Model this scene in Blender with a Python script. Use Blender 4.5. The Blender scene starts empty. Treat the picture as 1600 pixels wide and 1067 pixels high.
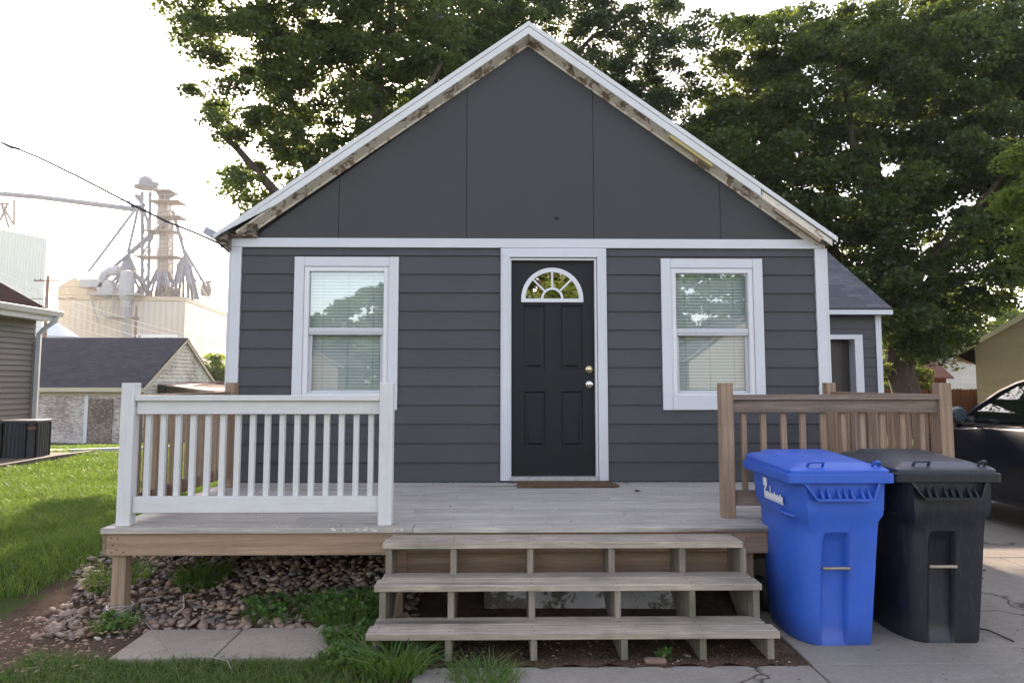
import bpy, math, random
import numpy as np
from mathutils import Vector, Matrix
R=math.radians
random.seed(7); rng=np.random.default_rng(11)
S=bpy.context.scene; COL=S.collection
# ---------------------------------------------------------------- camera
F=1165.; PITCH=R(5.0); YAW=R(-0.98)
cd=bpy.data.cameras.new("camera"); cam=bpy.data.objects.new("camera",cd); COL.objects.link(cam); S.camera=cam
cd.sensor_fit='HORIZONTAL'; cd.sensor_width=36; cd.lens=36*F/1600
cam.location=(0,-7.15,1.55); cam.rotation_euler=(R(90)+PITCH,0,YAW)
cd.shift_y=-(533.5-(597-F*math.tan(PITCH)))/1600
cd.clip_start=.05; cd.clip_end=4000
# ---------------------------------------------------------------- world, sun, exposure
SUN_EL=27.; SUN_AZ=-9.     # degrees from +Y, negative = left
W=bpy.data.worlds.new("World"); S.world=W; W.use_nodes=True
nt=W.node_tree; bg=nt.nodes['Background']
sk=nt.nodes.new('ShaderNodeTexSky'); sk.sky_type='NISHITA'; sk.sun_disc=False
sk.sun_elevation=R(SUN_EL); sk.sun_rotation=R(SUN_AZ); sk.air_density=1.0; sk.dust_density=1.0; sk.ozone_density=1.0
hs=nt.nodes.new('ShaderNodeHueSaturation'); hs.inputs['Saturation'].default_value=.72; nt.links.new(sk.outputs[0],hs.inputs['Color']); nt.links.new(hs.outputs[0],bg.inputs[0]); bg.inputs[1].default_value=.15
sl=bpy.data.lights.new("sun",'SUN'); sl.energy=3.2; sl.angle=R(.5); sl.color=(1,.92,.80)
so=bpy.data.objects.new("sun",sl); COL.objects.link(so)
sd=Vector((math.sin(R(SUN_AZ))*math.cos(R(SUN_EL)),math.cos(R(SUN_AZ))*math.cos(R(SUN_EL)),math.sin(R(SUN_EL))))
so.rotation_euler=sd.to_track_quat('Z','Y').to_euler(); so.location=(-20,30,30)
S.view_settings.view_transform='Standard'; S.view_settings.look='None'; S.view_settings.exposure=2.09; S.view_settings.gamma=1
S.view_settings.use_white_balance=True; S.view_settings.white_balance_temperature=7450; S.view_settings.white_balance_tint=20
S.render.engine='CYCLES'
# ---------------------------------------------------------------- node helpers
class NT:
    def __init__(s,name):
        s.m=bpy.data.materials.new(name); s.m.use_nodes=True; s.t=s.m.node_tree
        s.b=s.t.nodes['Principled BSDF']; s.o=s.t.nodes['Material Output']
    def n(s,t,**k):
        nd=s.t.nodes.new('ShaderNode'+t)
        for a,b in k.items():
            if a.startswith('i_'):
                key=a[2:].replace('_',' ')
                nd.inputs[int(key) if key.isdigit() else key].default_value=b
            else: setattr(nd,a,b)
        return nd
    def l(s,a,b): s.t.links.new(a,b)
    def coord(s,scale=(1,1,1),out='Object',rot=(0,0,0)):
        c=s.n('TexCoord'); m=s.n('Mapping'); m.inputs['Scale'].default_value=scale; m.inputs['Rotation'].default_value=rot
        s.l(c.outputs[out],m.inputs[0]); return m.outputs[0]
    def noise(s,vec,scale,detail=6,rough=.6,dist=0):
        n=s.n('TexNoise'); n.inputs['Scale'].default_value=scale; n.inputs['Detail'].default_value=detail
        n.inputs['Roughness'].default_value=rough; n.inputs['Distortion'].default_value=dist
        s.l(vec,n.inputs['Vector']); return n.outputs['Fac']
    def ramp(s,fac,stops,interp='LINEAR'):
        r=s.n('ValToRGB'); e=r.color_ramp.elements; r.color_ramp.interpolation=interp
        while len(e)<len(stops): e.new(.5)
        for i,(p,c) in enumerate(stops):
            e[i].position=p; e[i].color=(*c,1) if len(c)==3 else c
        s.l(fac,r.inputs[0]); return r.outputs[0]
    def mix(s,f,a,b,mode='MIX'):
        m=s.n('MixRGB',blend_type=mode)
        for i,v in ((0,f),(1,a),(2,b)):
            if isinstance(v,(int,float)): m.inputs[i].default_value=v if i==0 else (v,v,v,1)
            elif isinstance(v,tuple): m.inputs[i].default_value=(*v,1)
            else: s.l(v,m.inputs[i])
        return m.outputs[0]
    def math(s,op,a,b=0.):
        m=s.n('Math',operation=op)
        for i,v in ((0,a),(1,b)):
            if isinstance(v,(int,float)): m.inputs[i].default_value=v
            else: s.l(v,m.inputs[i])
        return m.outputs[0]
    def col(s,c):
        if isinstance(c,tuple): s.b.inputs['Base Color'].default_value=(*c,1)
        else: s.l(c,s.b.inputs['Base Color'])
    def bump(s,h,st=.3,d=.01):
        b=s.n('Bump'); b.inputs['Strength'].default_value=st; b.inputs['Distance'].default_value=d
        s.l(h,b.inputs['Height']); s.l(b.outputs[0],s.b.inputs['Normal'])
    def rough(s,v,spec=.5):
        if isinstance(v,(int,float)): s.b.inputs['Roughness'].default_value=v
        else: s.l(v,s.b.inputs['Roughness'])
        s.b.inputs['Specular IOR Level'].default_value=spec
    def island(s): return s.n('NewGeometry').outputs['Random Per Island']
g3=lambda c,k:tuple(min(1,x*k) for x in c)
def m_plain(name,c,rough=.5,var=.12,scale=3,spec=.4,metal=0,bump=0,bscale=60):
    t=NT(name); v=t.coord(); f=t.noise(v,scale,7,.65)
    t.col(t.ramp(f,[(.25,g3(c,1-var)),(.75,g3(c,1+var))])); t.rough(rough,spec); t.b.inputs['Metallic'].default_value=metal
    if bump: t.bump(t.noise(v,bscale,4),bump,.004)
    return t.m
def m_wood(name,c1,c2,ax=0,knots=True,green=0.,dark=.35,rough=.75):
    """weathered lumber, grain along axis ax"""
    t=NT(name); sc=[14,14,14]; sc[ax]=.9
    c=t.n('TexCoord'); isl=t.island(); mp=t.n('Mapping'); mp.inputs['Scale'].default_value=sc
    cb=t.n('CombineXYZ'); 
    t.l(t.math('MULTIPLY',isl,37.),cb.inputs[0]); t.l(t.math('MULTIPLY',isl,91.),cb.inputs[1]); t.l(t.math('MULTIPLY',isl,17.),cb.inputs[2])
    t.l(c.outputs['Object'],mp.inputs[0])
    va=t.n('VectorMath',operation='ADD'); t.l(mp.outputs[0],va.inputs[0]); t.l(cb.outputs[0],va.inputs[1]); v=va.outputs[0]
    g=t.noise(v,3.2,9,.7,.9); g2=t.noise(v,.8,4,.6,2.2)
    w=t.n('TexWave',wave_type='RINGS',rings_direction='XYZ'[ax]); w.inputs['Scale'].default_value=.55; w.inputs['Distortion'].default_value=5.; w.inputs['Detail'].default_value=3; w.inputs['Detail Scale'].default_value=.8
    t.l(v,w.inputs[0])
    base=t.mix(t.ramp(g2,[(.3,(0,0,0)),(.7,(1,1,1))]),c1,c2)
    base=t.mix(t.ramp(w.outputs['Fac'],[(.0,(.5,.5,.5)),(.5,(0,0,0))]),base,g3(c1,.72))
    base=t.mix(t.ramp(g,[(.42,(dark,)*3),(.62,(0,0,0))]),base,g3(c1,.38))
    kv=t.n('TexVoronoi'); kv.inputs['Scale'].default_value=.30; t.l(v,kv.inputs['Vector']); kd=t.math('ADD',kv.outputs['Distance'],t.math('MULTIPLY',g,.10))
    base=t.mix(t.ramp(kd,[(.13,(.85,)*3),(.24,(0,0,0))]),base,g3(c1,.22))
    base=t.mix(t.ramp(isl,[(0,(.0,)*3),(1,(.38,)*3)]),base,t.mix(1.,base,(.62,.6,.58),'MULTIPLY'))
    o=t.coord((1,1,1)); st=t.noise(o,2.2,5,.6)
    base=t.mix(t.ramp(st,[(.48,(0,0,0)),(.72,(.55,.55,.55))]),base,g3(c2,.42))
    if green: base=t.mix(t.ramp(t.noise(o,4.5,5),[(.5,(0,0,0)),(.72,(green,)*3)]),base,(.07,.085,.04))
    t.col(base); t.rough(rough,.25); t.bump(g,.35,.004); return t.m
def m_paintwood(name,c,ax=0,wear=.0,dirt=.25,grain=.25,under=(.25,.2,.15)):
    t=NT(name); sc=[20,20,20]; sc[ax]=1.2; v=t.coord(tuple(sc)); g=t.noise(v,3.,8,.7,.6); o=t.coord()
    d=t.noise(o,2.6,7,.7)
    base=t.mix(t.ramp(d,[(.42,(0,0,0)),(.8,(dirt,)*3)]),c,(.42,.40,.35))
    base=t.mix(t.ramp(g,[(.35,(grain,)*3),(.55,(0,0,0))]),base,g3(c,.7))
    if wear:
        w=t.noise(o,9,9,.75,.4); wv=t.math('ADD',t.math('MULTIPLY',w,.7),t.math('MULTIPLY',g,.3))
        base=t.mix(t.ramp(wv,[(1-wear-.01,(0,0,0)),(1-wear+.01,(1,1,1))]),base,t.mix(g,under,g3(under,.35)))
    t.col(base); t.rough(.55,.35); t.bump(g,.22,.003); return t.m
def m_shingle(name,c,var=.35,w=.3,h=.143,blotch=(.1,.1,.1)):
    t=NT(name); v=t.coord(out='UV'); b=t.n('TexBrick'); t.l(v,b.inputs['Vector'])
    b.inputs['Scale'].default_value=1; b.inputs['Brick Width'].default_value=w; b.inputs['Row Height'].default_value=h
    b.inputs['Mortar Size'].default_value=.006; b.inputs['Mortar Smooth'].default_value=.3; b.inputs['Bias'].default_value=-.1
    b.inputs['Color1'].default_value=(*g3(c,1-var),1); b.inputs['Color2'].default_value=(*g3(c,1+var),1); b.inputs['Mortar'].default_value=(*g3(c,.3),1)
    sp=t.n('SeparateXYZ'); t.l(v,sp.inputs[0]); fr=t.math('FRACT',t.math('DIVIDE',sp.outputs[1],h))
    n=t.noise(v,55,5,.7); base=t.mix(.45,b.outputs[0],t.ramp(n,[(.3,g3(c,.5)),(.7,g3(c,1.6))]))
    base=t.mix(t.ramp(t.noise(v,1.1,6),[(.45,(0,0,0)),(.8,(.6,.6,.6))]),base,blotch)
    t.col(base); t.rough(.95,.0)
    hh=t.math('SUBTRACT',t.math('MULTIPLY',t.math('SUBTRACT',1.,fr),1.),t.math('MULTIPLY',b.outputs['Fac'],.8)); t.bump(hh,.8,.012); return t.m
def m_leaf(name,c1,c2,tr=.5,tc=(.32,.42,.05)):
    t=NT(name); isl=t.island(); o=t.coord(); f=t.noise(o,.55,3)
    base=t.mix(t.ramp(isl,[(0,(0,0,0)),(1,(1,1,1))]),c1,c2); base=t.mix(t.ramp(f,[(.35,(0,0,0)),(.7,(.6,.6,.6))]),base,g3(c2,1.25))
    t.col(base); t.rough(.5,.35)
    tl=t.n('BsdfTranslucent'); t.l(t.mix(t.ramp(isl,[(0,(0,0,0)),(1,(1,1,1))]),tc,g3(tc,.6)),tl.inputs[0])
    mx=t.n('MixShader'); mx.inputs[0].default_value=tr; t.l(t.b.outputs[0],mx.inputs[1]); t.l(tl.outputs[0],mx.inputs[2]); t.l(mx.outputs[0],t.o.inputs[0]); return t.m
def m_glass(name,refl=.22,tint=(.85,.92,.9),gc=(.9,.95,1)):
    t=NT(name); tr=t.n('BsdfTransparent'); tr.inputs[0].default_value=(*tint,1)
    gl=t.n('BsdfGlossy'); gl.inputs['Roughness'].default_value=.012; gl.inputs[0].default_value=(*gc,1)
    v=t.coord(); n=t.noise(v,1.3,2); b=t.n('Bump'); b.inputs['Strength'].default_value=.05; b.inputs['Distance'].default_value=.02; t.l(n,b.inputs['Height']); t.l(b.outputs[0],gl.inputs['Normal'])
    fr=t.n('Fresnel'); fr.inputs[0].default_value=1.5
    mx=t.n('MixShader'); t.l(t.math('ADD',fr.outputs[0],refl-.04),mx.inputs[0]); t.l(tr.outputs[0],mx.inputs[1]); t.l(gl.outputs[0],mx.inputs[2]); t.l(mx.outputs[0],t.o.inputs[0]); return t.m
def m_siding(name,c,var=.12,bump=.35):
    t=NT(name); v=t.coord((1.5,1.5,22)); g=t.noise(v,5,7,.65,.8); o=t.coord(); d=t.noise(o,1.4,6,.65); isl=t.island()
    base=t.mix(t.ramp(g,[(.4,(.35,)*3),(.62,(0,0,0))]),c,g3(c,.75)); base=t.mix(t.ramp(d,[(.4,(0,0,0)),(.8,(.5,)*3)]),base,g3(c,1.35))
    base=t.mix(t.ramp(isl,[(0,(0,)*3),(1,(.3,)*3)]),base,g3(c,1.3))
    t.col(base); t.rough(.6,.35); t.bump(g,bump,.004); return t.m
def m_peel(name,paint,under,amt=.5,ax=0,sc=1.,zs=5.):
    t=NT(name); s=[1,1,1]; s=[sc]*3; s[2]=sc*zs if ax!=2 else sc; v=t.coord(tuple(s)); o=t.coord()
    n=t.noise(v,5.5,10,.75,.5); n2=t.noise(o,.9,3); f=t.math('ADD',t.math('MULTIPLY',n,.75),t.math('MULTIPLY',n2,.25))
    msk=t.ramp(f,[(amt-.015,(0,0,0)),(amt+.015,(1,1,1))])
    g=t.noise(o,40,6)
    t.col(t.mix(msk,t.mix(g,g3(under,.5),g3(under,1.3)),t.mix(t.noise(o,3,5),paint,g3(paint,.75)))); t.rough(.8,.2); t.bump(f,.5,.006); return t.m
def m_ribs(name,c,pitch=.5,rust=.2,rc=(.35,.2,.1),axis=0):
    t=NT(name); o=t.coord(); sp=t.n('SeparateXYZ'); t.l(t.coord(),sp.inputs[0])
    h=t.math('SINE',t.math('MULTIPLY',sp.outputs[axis],6.283/pitch))
    st=t.noise(t.coord((.9,.9,.05)),.6,7,.7)
    base=t.mix(t.ramp(st,[(.45,(0,0,0)),(.8,(rust,)*3)]),c,rc); base=t.mix(t.ramp(h,[(0,(.22,)*3),(.5,(0,0,0))]),base,g3(c,.55))
    t.col(base); t.rough(.5,.4); t.bump(h,.6,.06); return t.m
# ---------------------------------------------------------------- mesh helpers
class MB:
    def __init__(s): s.v=[]; s.f=[]; s.uv={}
    def add(s,vs,fs,uvs=None):
        b=len(s.v); s.v+= [tuple(p) for p in vs]
        for i,f in enumerate(fs):
            if uvs and uvs[i]: s.uv[len(s.f)]=uvs[i]
            s.f.append(tuple(b+k for k in f))
        return s
    def box(s,x0,x1,y0,y1,z0,z1):
        return s.add([(x0,y0,z0),(x1,y0,z0),(x1,y1,z0),(x0,y1,z0),(x0,y0,z1),(x1,y0,z1),(x1,y1,z1),(x0,y1,z1)],
            [(0,3,2,1),(4,5,6,7),(0,1,5,4),(1,2,6,5),(2,3,7,6),(3,0,4,7)])
    def bar(s,p0,p1,w,h,up=(0,0,1)):
        p0=Vector(p0);p1=Vector(p1); d=(p1-p0).normalized(); u=Vector(up); a=d.cross(u)
        if a.length<1e-4: a=d.cross(Vector((0,1,0)))
        a.normalize(); u=a.cross(d)
        vs=[p+a*sx*w/2+u*sz*h/2 for p in (p0,p1) for sx,sz in ((-1,-1),(1,-1),(1,1),(-1,1))]
        return s.add(vs,[(0,1,2,3),(7,6,5,4),(0,4,5,1),(1,5,6,2),(2,6,7,3),(3,7,4,0)])
    def tube(s,pts,r,n=8,cap=True):
        pts=[Vector(p) for p in pts]; rs=r if isinstance(r,(list,tuple)) else [r]*len(pts)
        vs=[];fs=[]; a=None
        for i,p in enumerate(pts):
            d=(pts[min(i+1,len(pts)-1)]-pts[max(i-1,0)]).normalized()
            if a is None: a=d.cross(Vector((0,0,1))) if abs(d.z)<.95 else d.cross(Vector((0,1,0)))
            else: a=a-d*a.dot(d)
            if a.length<1e-5: a=d.orthogonal()
            a.normalize()
            b=d.cross(a)
            for k in range(n): t=2*math.pi*k/n; vs.append(p+a*math.cos(t)*rs[i]+b*math.sin(t)*rs[i])
        for i in range(len(pts)-1):
            for k in range(n): k2=(k+1)%n; fs.append((i*n+k,i*n+k2,(i+1)*n+k2,(i+1)*n+k))
        if cap: fs.append(tuple(range(n))[::-1]); fs.append(tuple((len(pts)-1)*n+k for k in range(n)))
        return s.add(vs,fs)
    def prism(s,poly,ax,a,b):
        """poly 2D extruded along axis ax: 0 -> (y,z), 1 -> (x,z), 2 -> (x,y)"""
        def P(p,t): return {0:(t,p[0],p[1]),1:(p[0],t,p[1]),2:(p[0],p[1],t)}[ax]
        n=len(poly); vs=[P(p,a) for p in poly]+[P(p,b) for p in poly]
        fs=[tuple(range(n))[::-1],tuple(range(n,2*n))]+[(i,(i+1)%n,n+(i+1)%n,n+i) for i in range(n)]
        return s.add(vs,fs)
    def lathe(s,prof,c,n=16,axis='Z'):
        vs=[];fs=[]
        for r,h in prof:
            for k in range(n):
                t=2*math.pi*k/n; a,b=r*math.cos(t),r*math.sin(t)
                vs.append({'Z':(c[0]+a,c[1]+b,c[2]+h),'Y':(c[0]+a,c[1]+h,c[2]+b),'X':(c[0]+h,c[1]+a,c[2]+b)}[axis])
        for i in range(len(prof)-1):
            for k in range(n): k2=(k+1)%n; fs.append((i*n+k,i*n+k2,(i+1)*n+k2,(i+1)*n+k))
        fs+= [tuple(range(n))[::-1],tuple((len(prof)-1)*n+k for k in range(n))]
        return s.add(vs,fs)
    def slab(s,e0,e1,r1,r0,th):
        """roof slab: eave e0->e1, ridge r0->r1 top corners; uv in metres on top"""
        e0,e1,r1,r0=map(Vector,(e0,e1,r1,r0)); n=(e1-e0).cross(r0-e0).normalized()
        if n.z<0: n=-n
        u=(e1-e0).normalized(); v=(r0-e0)-u*(r0-e0).dot(u); v.normalize()
        uv=[((p-e0).dot(u)+50,(p-e0).dot(v)+50) for p in (e0,e1,r1,r0)]
        t=[e0,e1,r1,r0]; b=[p-n*th for p in t]
        return s.add(t+b,[(0,1,2,3),(7,6,5,4),(0,4,5,1),(1,5,6,2),(2,6,7,3),(3,7,4,0)],[uv]+[[(0,0)]*4]*5)
    def build(s,name,mat,off=(0,0,0),smooth=False,bevel=0):
        me=bpy.data.meshes.new(name); o=Vector(off)
        me.from_pydata([tuple(Vector(p)-o) for p in s.v],[],s.f)
        if s.uv:
            ul=me.uv_layers.new(name='UVMap').data
            for i,p in enumerate(me.polygons):
                u=s.uv.get(i)
                if u:
                    for k,li in enumerate(p.loop_indices): ul[li].uv=u[k]
        me.materials.append(mat); me.validate(); me.update()
        ob=bpy.data.objects.new(name,me); COL.objects.link(ob)
        if smooth:
            for p in me.polygons: p.use_smooth=True
            try: me.set_sharp_from_angle(angle=R(38))
            except Exception: pass
        if bevel:
            b=ob.modifiers.new('bevel','BEVEL'); b.width=bevel; b.segments=2; b.limit_method='ANGLE'; b.angle_limit=R(40)
        return ob
OFF={}
def props(o,label=None,cat=None,group=None,kind=None):
    for k,v in (('label',label),('category',cat),('group',group),('kind',kind)):
        if v: o[k]=v
    return o
def thing(name,label,cat,loc=(0,0,0),group=None):
    o=bpy.data.objects.new(name,None); COL.objects.link(o); o.location=loc; o.empty_display_size=.2
    OFF[o]=Vector(loc); return props(o,label,cat,group)
def part(name,mb,mat,parent,label=None,**k):
    o=mb.build(name,mat,OFF[parent],**k); o.parent=parent; OFF[o]=OFF[parent]
    if label: o['label']=label
    return o
def solo(name,mb,mat,label,cat,loc=(0,0,0),group=None,kind=None,**k):
    o=mb.build(name,mat,loc,**k); o.location=loc; OFF[o]=Vector(loc); return props(o,label,cat,group,kind)
def struct(name,mb,mat,**k):
    o=mb.build(name,mat,(0,0,0),**k); o['kind']='structure'; OFF[o]=Vector((0,0,0)); return o
def fast(name,V,T,mat,off=(0,0,0),smooth=False):
    me=bpy.data.meshes.new(name); V=np.asarray(V,dtype=np.float32).reshape(-1,3)-np.array(off,dtype=np.float32); T=np.asarray(T,dtype=np.int32).reshape(-1,3)
    me.vertices.add(len(V)); me.vertices.foreach_set('co',V.ravel()); me.loops.add(T.size); me.loops.foreach_set('vertex_index',T.ravel())
    me.polygons.add(len(T)); me.polygons.foreach_set('loop_start',np.arange(0,T.size,3,dtype=np.int32)); me.polygons.foreach_set('loop_total',np.full(len(T),3,dtype=np.int32))
    if smooth: me.polygons.foreach_set('use_smooth',np.ones(len(T),dtype=bool))
    me.update(calc_edges=True); me.materials.append(mat); ob=bpy.data.objects.new(name,me); COL.objects.link(ob); return ob
def copy_tree(o,loc,label=None):
    c=o.copy(); COL.objects.link(c); c.location=loc
    if label: c['label']=label
    for ch in list(o.children):
        d=ch.copy(); COL.objects.link(d); d.parent=c
        for g in list(ch.children): e=g.copy(); COL.objects.link(e); e.parent=d
    return c
def siding(mb,org,u,n,x0,x1,zb,zt,lap,holes=(),out=.012,th=.006,top=None,phase=0.):
    """lapped boards on plane through org, horizontal dir u, outward normal n; top(x)->z clip for gables"""
    org=Vector(org);u=Vector(u);n=Vector(n)
    z=zt-phase; rows=[]
    if phase: rows.append((zt-phase,zt))
    while z>zb+.001: rows.append((max(zb,z-lap),z)); z-=lap
    for a,b in rows:
        full=b-a if (b-a)<lap-.001 else lap
        xs={x0,x1}
        for h in holes: xs|={h[0],h[1]}
        if top:                                   # clip the row under a gable: use mid height limits
            lo,hi=top(a),top(b)
            if lo is None: continue
            A0,A1=lo; B0,B1=hi if hi else ((A0+A1)/2,)*2
            segs=[((A0,A1),(B0,B1),a,b)]
        else:
            xs=sorted(x for x in xs if x0<=x<=x1); segs=[]
            run=None
            cells=[]
            for xa,xb in zip(xs[:-1],xs[1:]):
                iv=[(a,b)]
                for hx0,hx1,hz0,hz1 in holes:
                    if xa>=hx0-1e-6 and xb<=hx1+1e-6:
                        nv=[]
                        for p,q in iv:
                            if hz0>p+1e-4: nv.append((p,min(q,hz0)))
                            if hz1<q-1e-4: nv.append((max(p,hz1),q))
                        iv=[(p,q) for p,q in nv if q-p>1e-4]
                for p,q in iv: cells.append([xa,xb,p,q])
            merged=[]
            for c in cells:
                if merged and abs(merged[-1][1]-c[0])<1e-6 and merged[-1][2:]==c[2:]: merged[-1][1]=c[1]
                else: merged.append(c)
            segs=[((c[0],c[1]),(c[0],c[1]),c[2],c[3]) for c in merged]
        for (pa,pb),(qa,qb),p,q in segs:
            o=lambda zz: out*(1-(zz-a)/full)+.001
            P=lambda x,zz,d: org+u*x+n*d+Vector((0,0,zz))
            vs=[P(pa,p,o(p)),P(pb,p,o(p)),P(qb,q,o(q)),P(qa,q,o(q)),P(pa,p,-.004),P(pb,p,-.004),P(qb,q,-.004),P(qa,q,-.004)]
            mb.add(vs,[(0,1,2,3),(0,4,5,1),(1,5,6,2),(3,7,4,0),(2,6,7,3)])
    return mb
# ---------------------------------------------------------------- terrain
def ss(a,b,x): t=np.clip((x-a)/(b-a),0,1); return t*t*(3-2*t)
def tz(x,y):
    x=np.asarray(x,dtype=float); y=np.asarray(y,dtype=float)
    L=1-ss(1.3,1.75,x)                              # left of the driveway
    z=L*.25*ss(-2.4,-.5,y)
    lw=1-ss(-6,2,x)
    fall=np.clip(y-6.3,0,None); z=z-lw*np.minimum(fall*.068,1.17)-(1-lw)*np.minimum(fall*.02,.35+0*fall)*1.0
    z=z+L*(1-ss(-.75,-.5,x)*(1-ss(-2.3,-1.5,y)))*.012*np.sin(x*3.1+1)*np.sin(y*2.7)+.004*np.sin(x*9+y*7)*L*(1-ss(-.75,-.5,x))
    return z
def T(x,y): return float(tz(x,y))
m_soil=NT('soil'); 
_v=m_soil.coord(); _n=m_soil.noise(_v,7,10,.75); _n2=m_soil.noise(_v,60,5,.7)
m_soil.col(m_soil.mix(m_soil.ramp(_n2,[(.5,(0,0,0)),(.68,(1,1,1))]),m_soil.ramp(_n,[(.3,(.035,.022,.014)),(.55,(.09,.058,.038)),(.75,(.17,.11,.07))]),(.24,.16,.1)))
m_soil.rough(.95,.1); m_soil.bump(m_soil.math('ADD',_n,m_soil.math('MULTIPLY',_n2,.4)),.9,.04)
xs=np.concatenate([[-900,-300,-120,-60,-40,-30,-24],np.arange(-20,-6,.5),np.arange(-6,4,.12),np.arange(4,20,.5),[20,25,35,60,120,300,900]])
ys=np.concatenate([[-900,-200,-80,-50,-30,-22,-16,-12,-9,-7],np.arange(-6,1,.12),np.arange(1,12,.4),np.arange(12,30,1),[30,35,40,50,70,100,160,300,600,1200]])
gx,gy=np.meshgrid(xs,ys); gz=tz(gx,gy); nx,ny=len(xs),len(ys)
idx=np.arange(nx*ny).reshape(ny,nx); a=idx[:-1,:-1].ravel();b=idx[:-1,1:].ravel();c=idx[1:,1:].ravel();d=idx[1:,:-1].ravel()
m_ground=NT('ground_cover'); _v=m_ground.coord(); _a=m_ground.noise(_v,.8,6); _b=m_ground.noise(_v,14,8,.75)
# soil near the deck, turf elsewhere (a real change of ground cover)
sp=m_ground.n('SeparateXYZ'); m_ground.l(_v,sp.inputs[0])
_grass=m_ground.ramp(_b,[(.3,(.028,.045,.010)),(.7,(.07,.10,.022))]); _dirt=m_ground.ramp(_b,[(.3,(.05,.032,.021)),(.6,(.125,.082,.054)),(.8,(.22,.15,.1))])
_w=m_ground.math('ADD',m_ground.math('MULTIPLY',_b,1.1),-.55)
_far=m_ground.ramp(m_ground.math('ADD',m_ground.math('MULTIPLY',sp.outputs[0],-.5),_w),[(.0,(0,0,0)),(1.,(1,1,1))])
_mx=m_ground.math('MAXIMUM',m_ground.math('GREATER_THAN',m_ground.math('ADD',m_ground.math('MULTIPLY',sp.outputs[0],-1),_w),3.25),m_ground.math('GREATER_THAN',sp.outputs[1],8.))
_mx=m_ground.math('MAXIMUM',_mx,m_ground.math('LESS_THAN',sp.outputs[1],-3.2)); _mx=m_ground.math('MAXIMUM',_mx,m_ground.math('GREATER_THAN',sp.outputs[0],8.))
m_ground.col(m_ground.mix(_mx,_dirt,_grass)); m_ground.rough(.95,.1); m_ground.bump(_b,.9,.03)
g=fast('ground',np.stack([gx.ravel(),gy.ravel(),gz.ravel()],1),np.concatenate([np.stack([a,b,c],1),np.stack([a,c,d],1)]),m_ground.m,smooth=True); g['kind']='structure'
# concrete
def m_concrete(name,c=(.275,.245,.205)):
    t=NT(name); v=t.coord(); n=t.noise(v,1.1,7,.65); n2=t.noise(v,45,8,.75); n3=t.noise(v,7,8,.7,.4)
    base=t.ramp(n,[(.3,g3(c,.78)),(.7,g3(c,1.15))]); base=t.mix(t.ramp(n2,[(.35,(.5,)*3),(.6,(0,0,0))]),base,g3(c,.55))
    base=t.mix(t.ramp(n3,[(.52,(0,0,0)),(.7,(.55,)*3)]),base,g3(c,.6))
    vo=t.n('TexVoronoi',feature='DISTANCE_TO_EDGE'); vo.inputs['Scale'].default_value=.42
    wv=t.n('VectorMath',operation='ADD'); nn=t.n('TexNoise'); nn.inputs['Scale'].default_value=2.5; nn.inputs['Detail'].default_value=8; t.l(v,nn.inputs[0])
    sc=t.n('VectorMath',operation='SCALE'); sc.inputs['Scale'].default_value=.5; t.l(nn.outputs['Color'],sc.inputs[0]); t.l(v,wv.inputs[0]); t.l(sc.outputs[0],wv.inputs[1]); t.l(wv.outputs[0],vo.inputs['Vector'])
    cr=t.ramp(vo.outputs['Distance'],[(.0,(1,1,1)),(.006,(0,0,0))]); base=t.mix(cr,base,(.03,.025,.02))
    t.col(base); t.rough(.85,.25); t.bump(t.math('SUBTRACT',n2,cr),.4,.006); return t.m
M_conc=m_concrete('concrete'); M_conc2=m_concrete('old_concrete',(.33,.275,.215))
dv=MB(); GZ=.012
for x0,x1,y0,y1 in [(-.45,1.7,-5.2,-2.955),(1.712,4.4,-5.2,-2.955),(4.412,7.6,-5.2,-2.955),(1.72,4.4,-2.943,-.5),(4.412,7.6,-2.943,-.5),(3.25,5.4,-.488,3),(5.412,7.6,-.488,3),(3.25,5.4,3.012,6.2),(5.412,7.6,3.012,6.2),(3.25,7.6,6.212,10),(-.45,1.7,-9,-5.212),(1.712,7.6,-9,-5.212),(1,7.6,-14.5,-9.012)]:
    dv.box(x0,x1,y0,y1,-.09,GZ)
struct('driveway',dv,M_conc,bevel=.006)
sw=MB(); sw.box(-2.16,-1.588,-2.84,-2.36,-.05,.03); sw.box(-1.576,-.62,-2.85,-2.345,-.05,.034)
sw.box(-.61,-.46,-2.85,-2.345,-.05,.03)
struct('walkway',sw,M_conc2,bevel=.008)
rd=MB(); rd.box(-120,120,-23,-16,-.3,.004); struct('street',rd,m_plain('asphalt',(.06,.06,.062),.9,.2,2,.2))
bp=MB(); 
for i in range(14): 
    x0=-13+i*.72; bp.add([(x0,9.2,T(x0,9.2)+.02),(x0+.72,9.2,T(x0+.72,9.2)+.02),(x0+.72,11.4,T(x0+.72,11.4)+.02),(x0,11.4,T(x0,11.4)+.02)],[(0,1,2,3)])
struct('back_path',bp,m_plain('pale_gravel',(.42,.37,.32),.9,.15,6))
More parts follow.
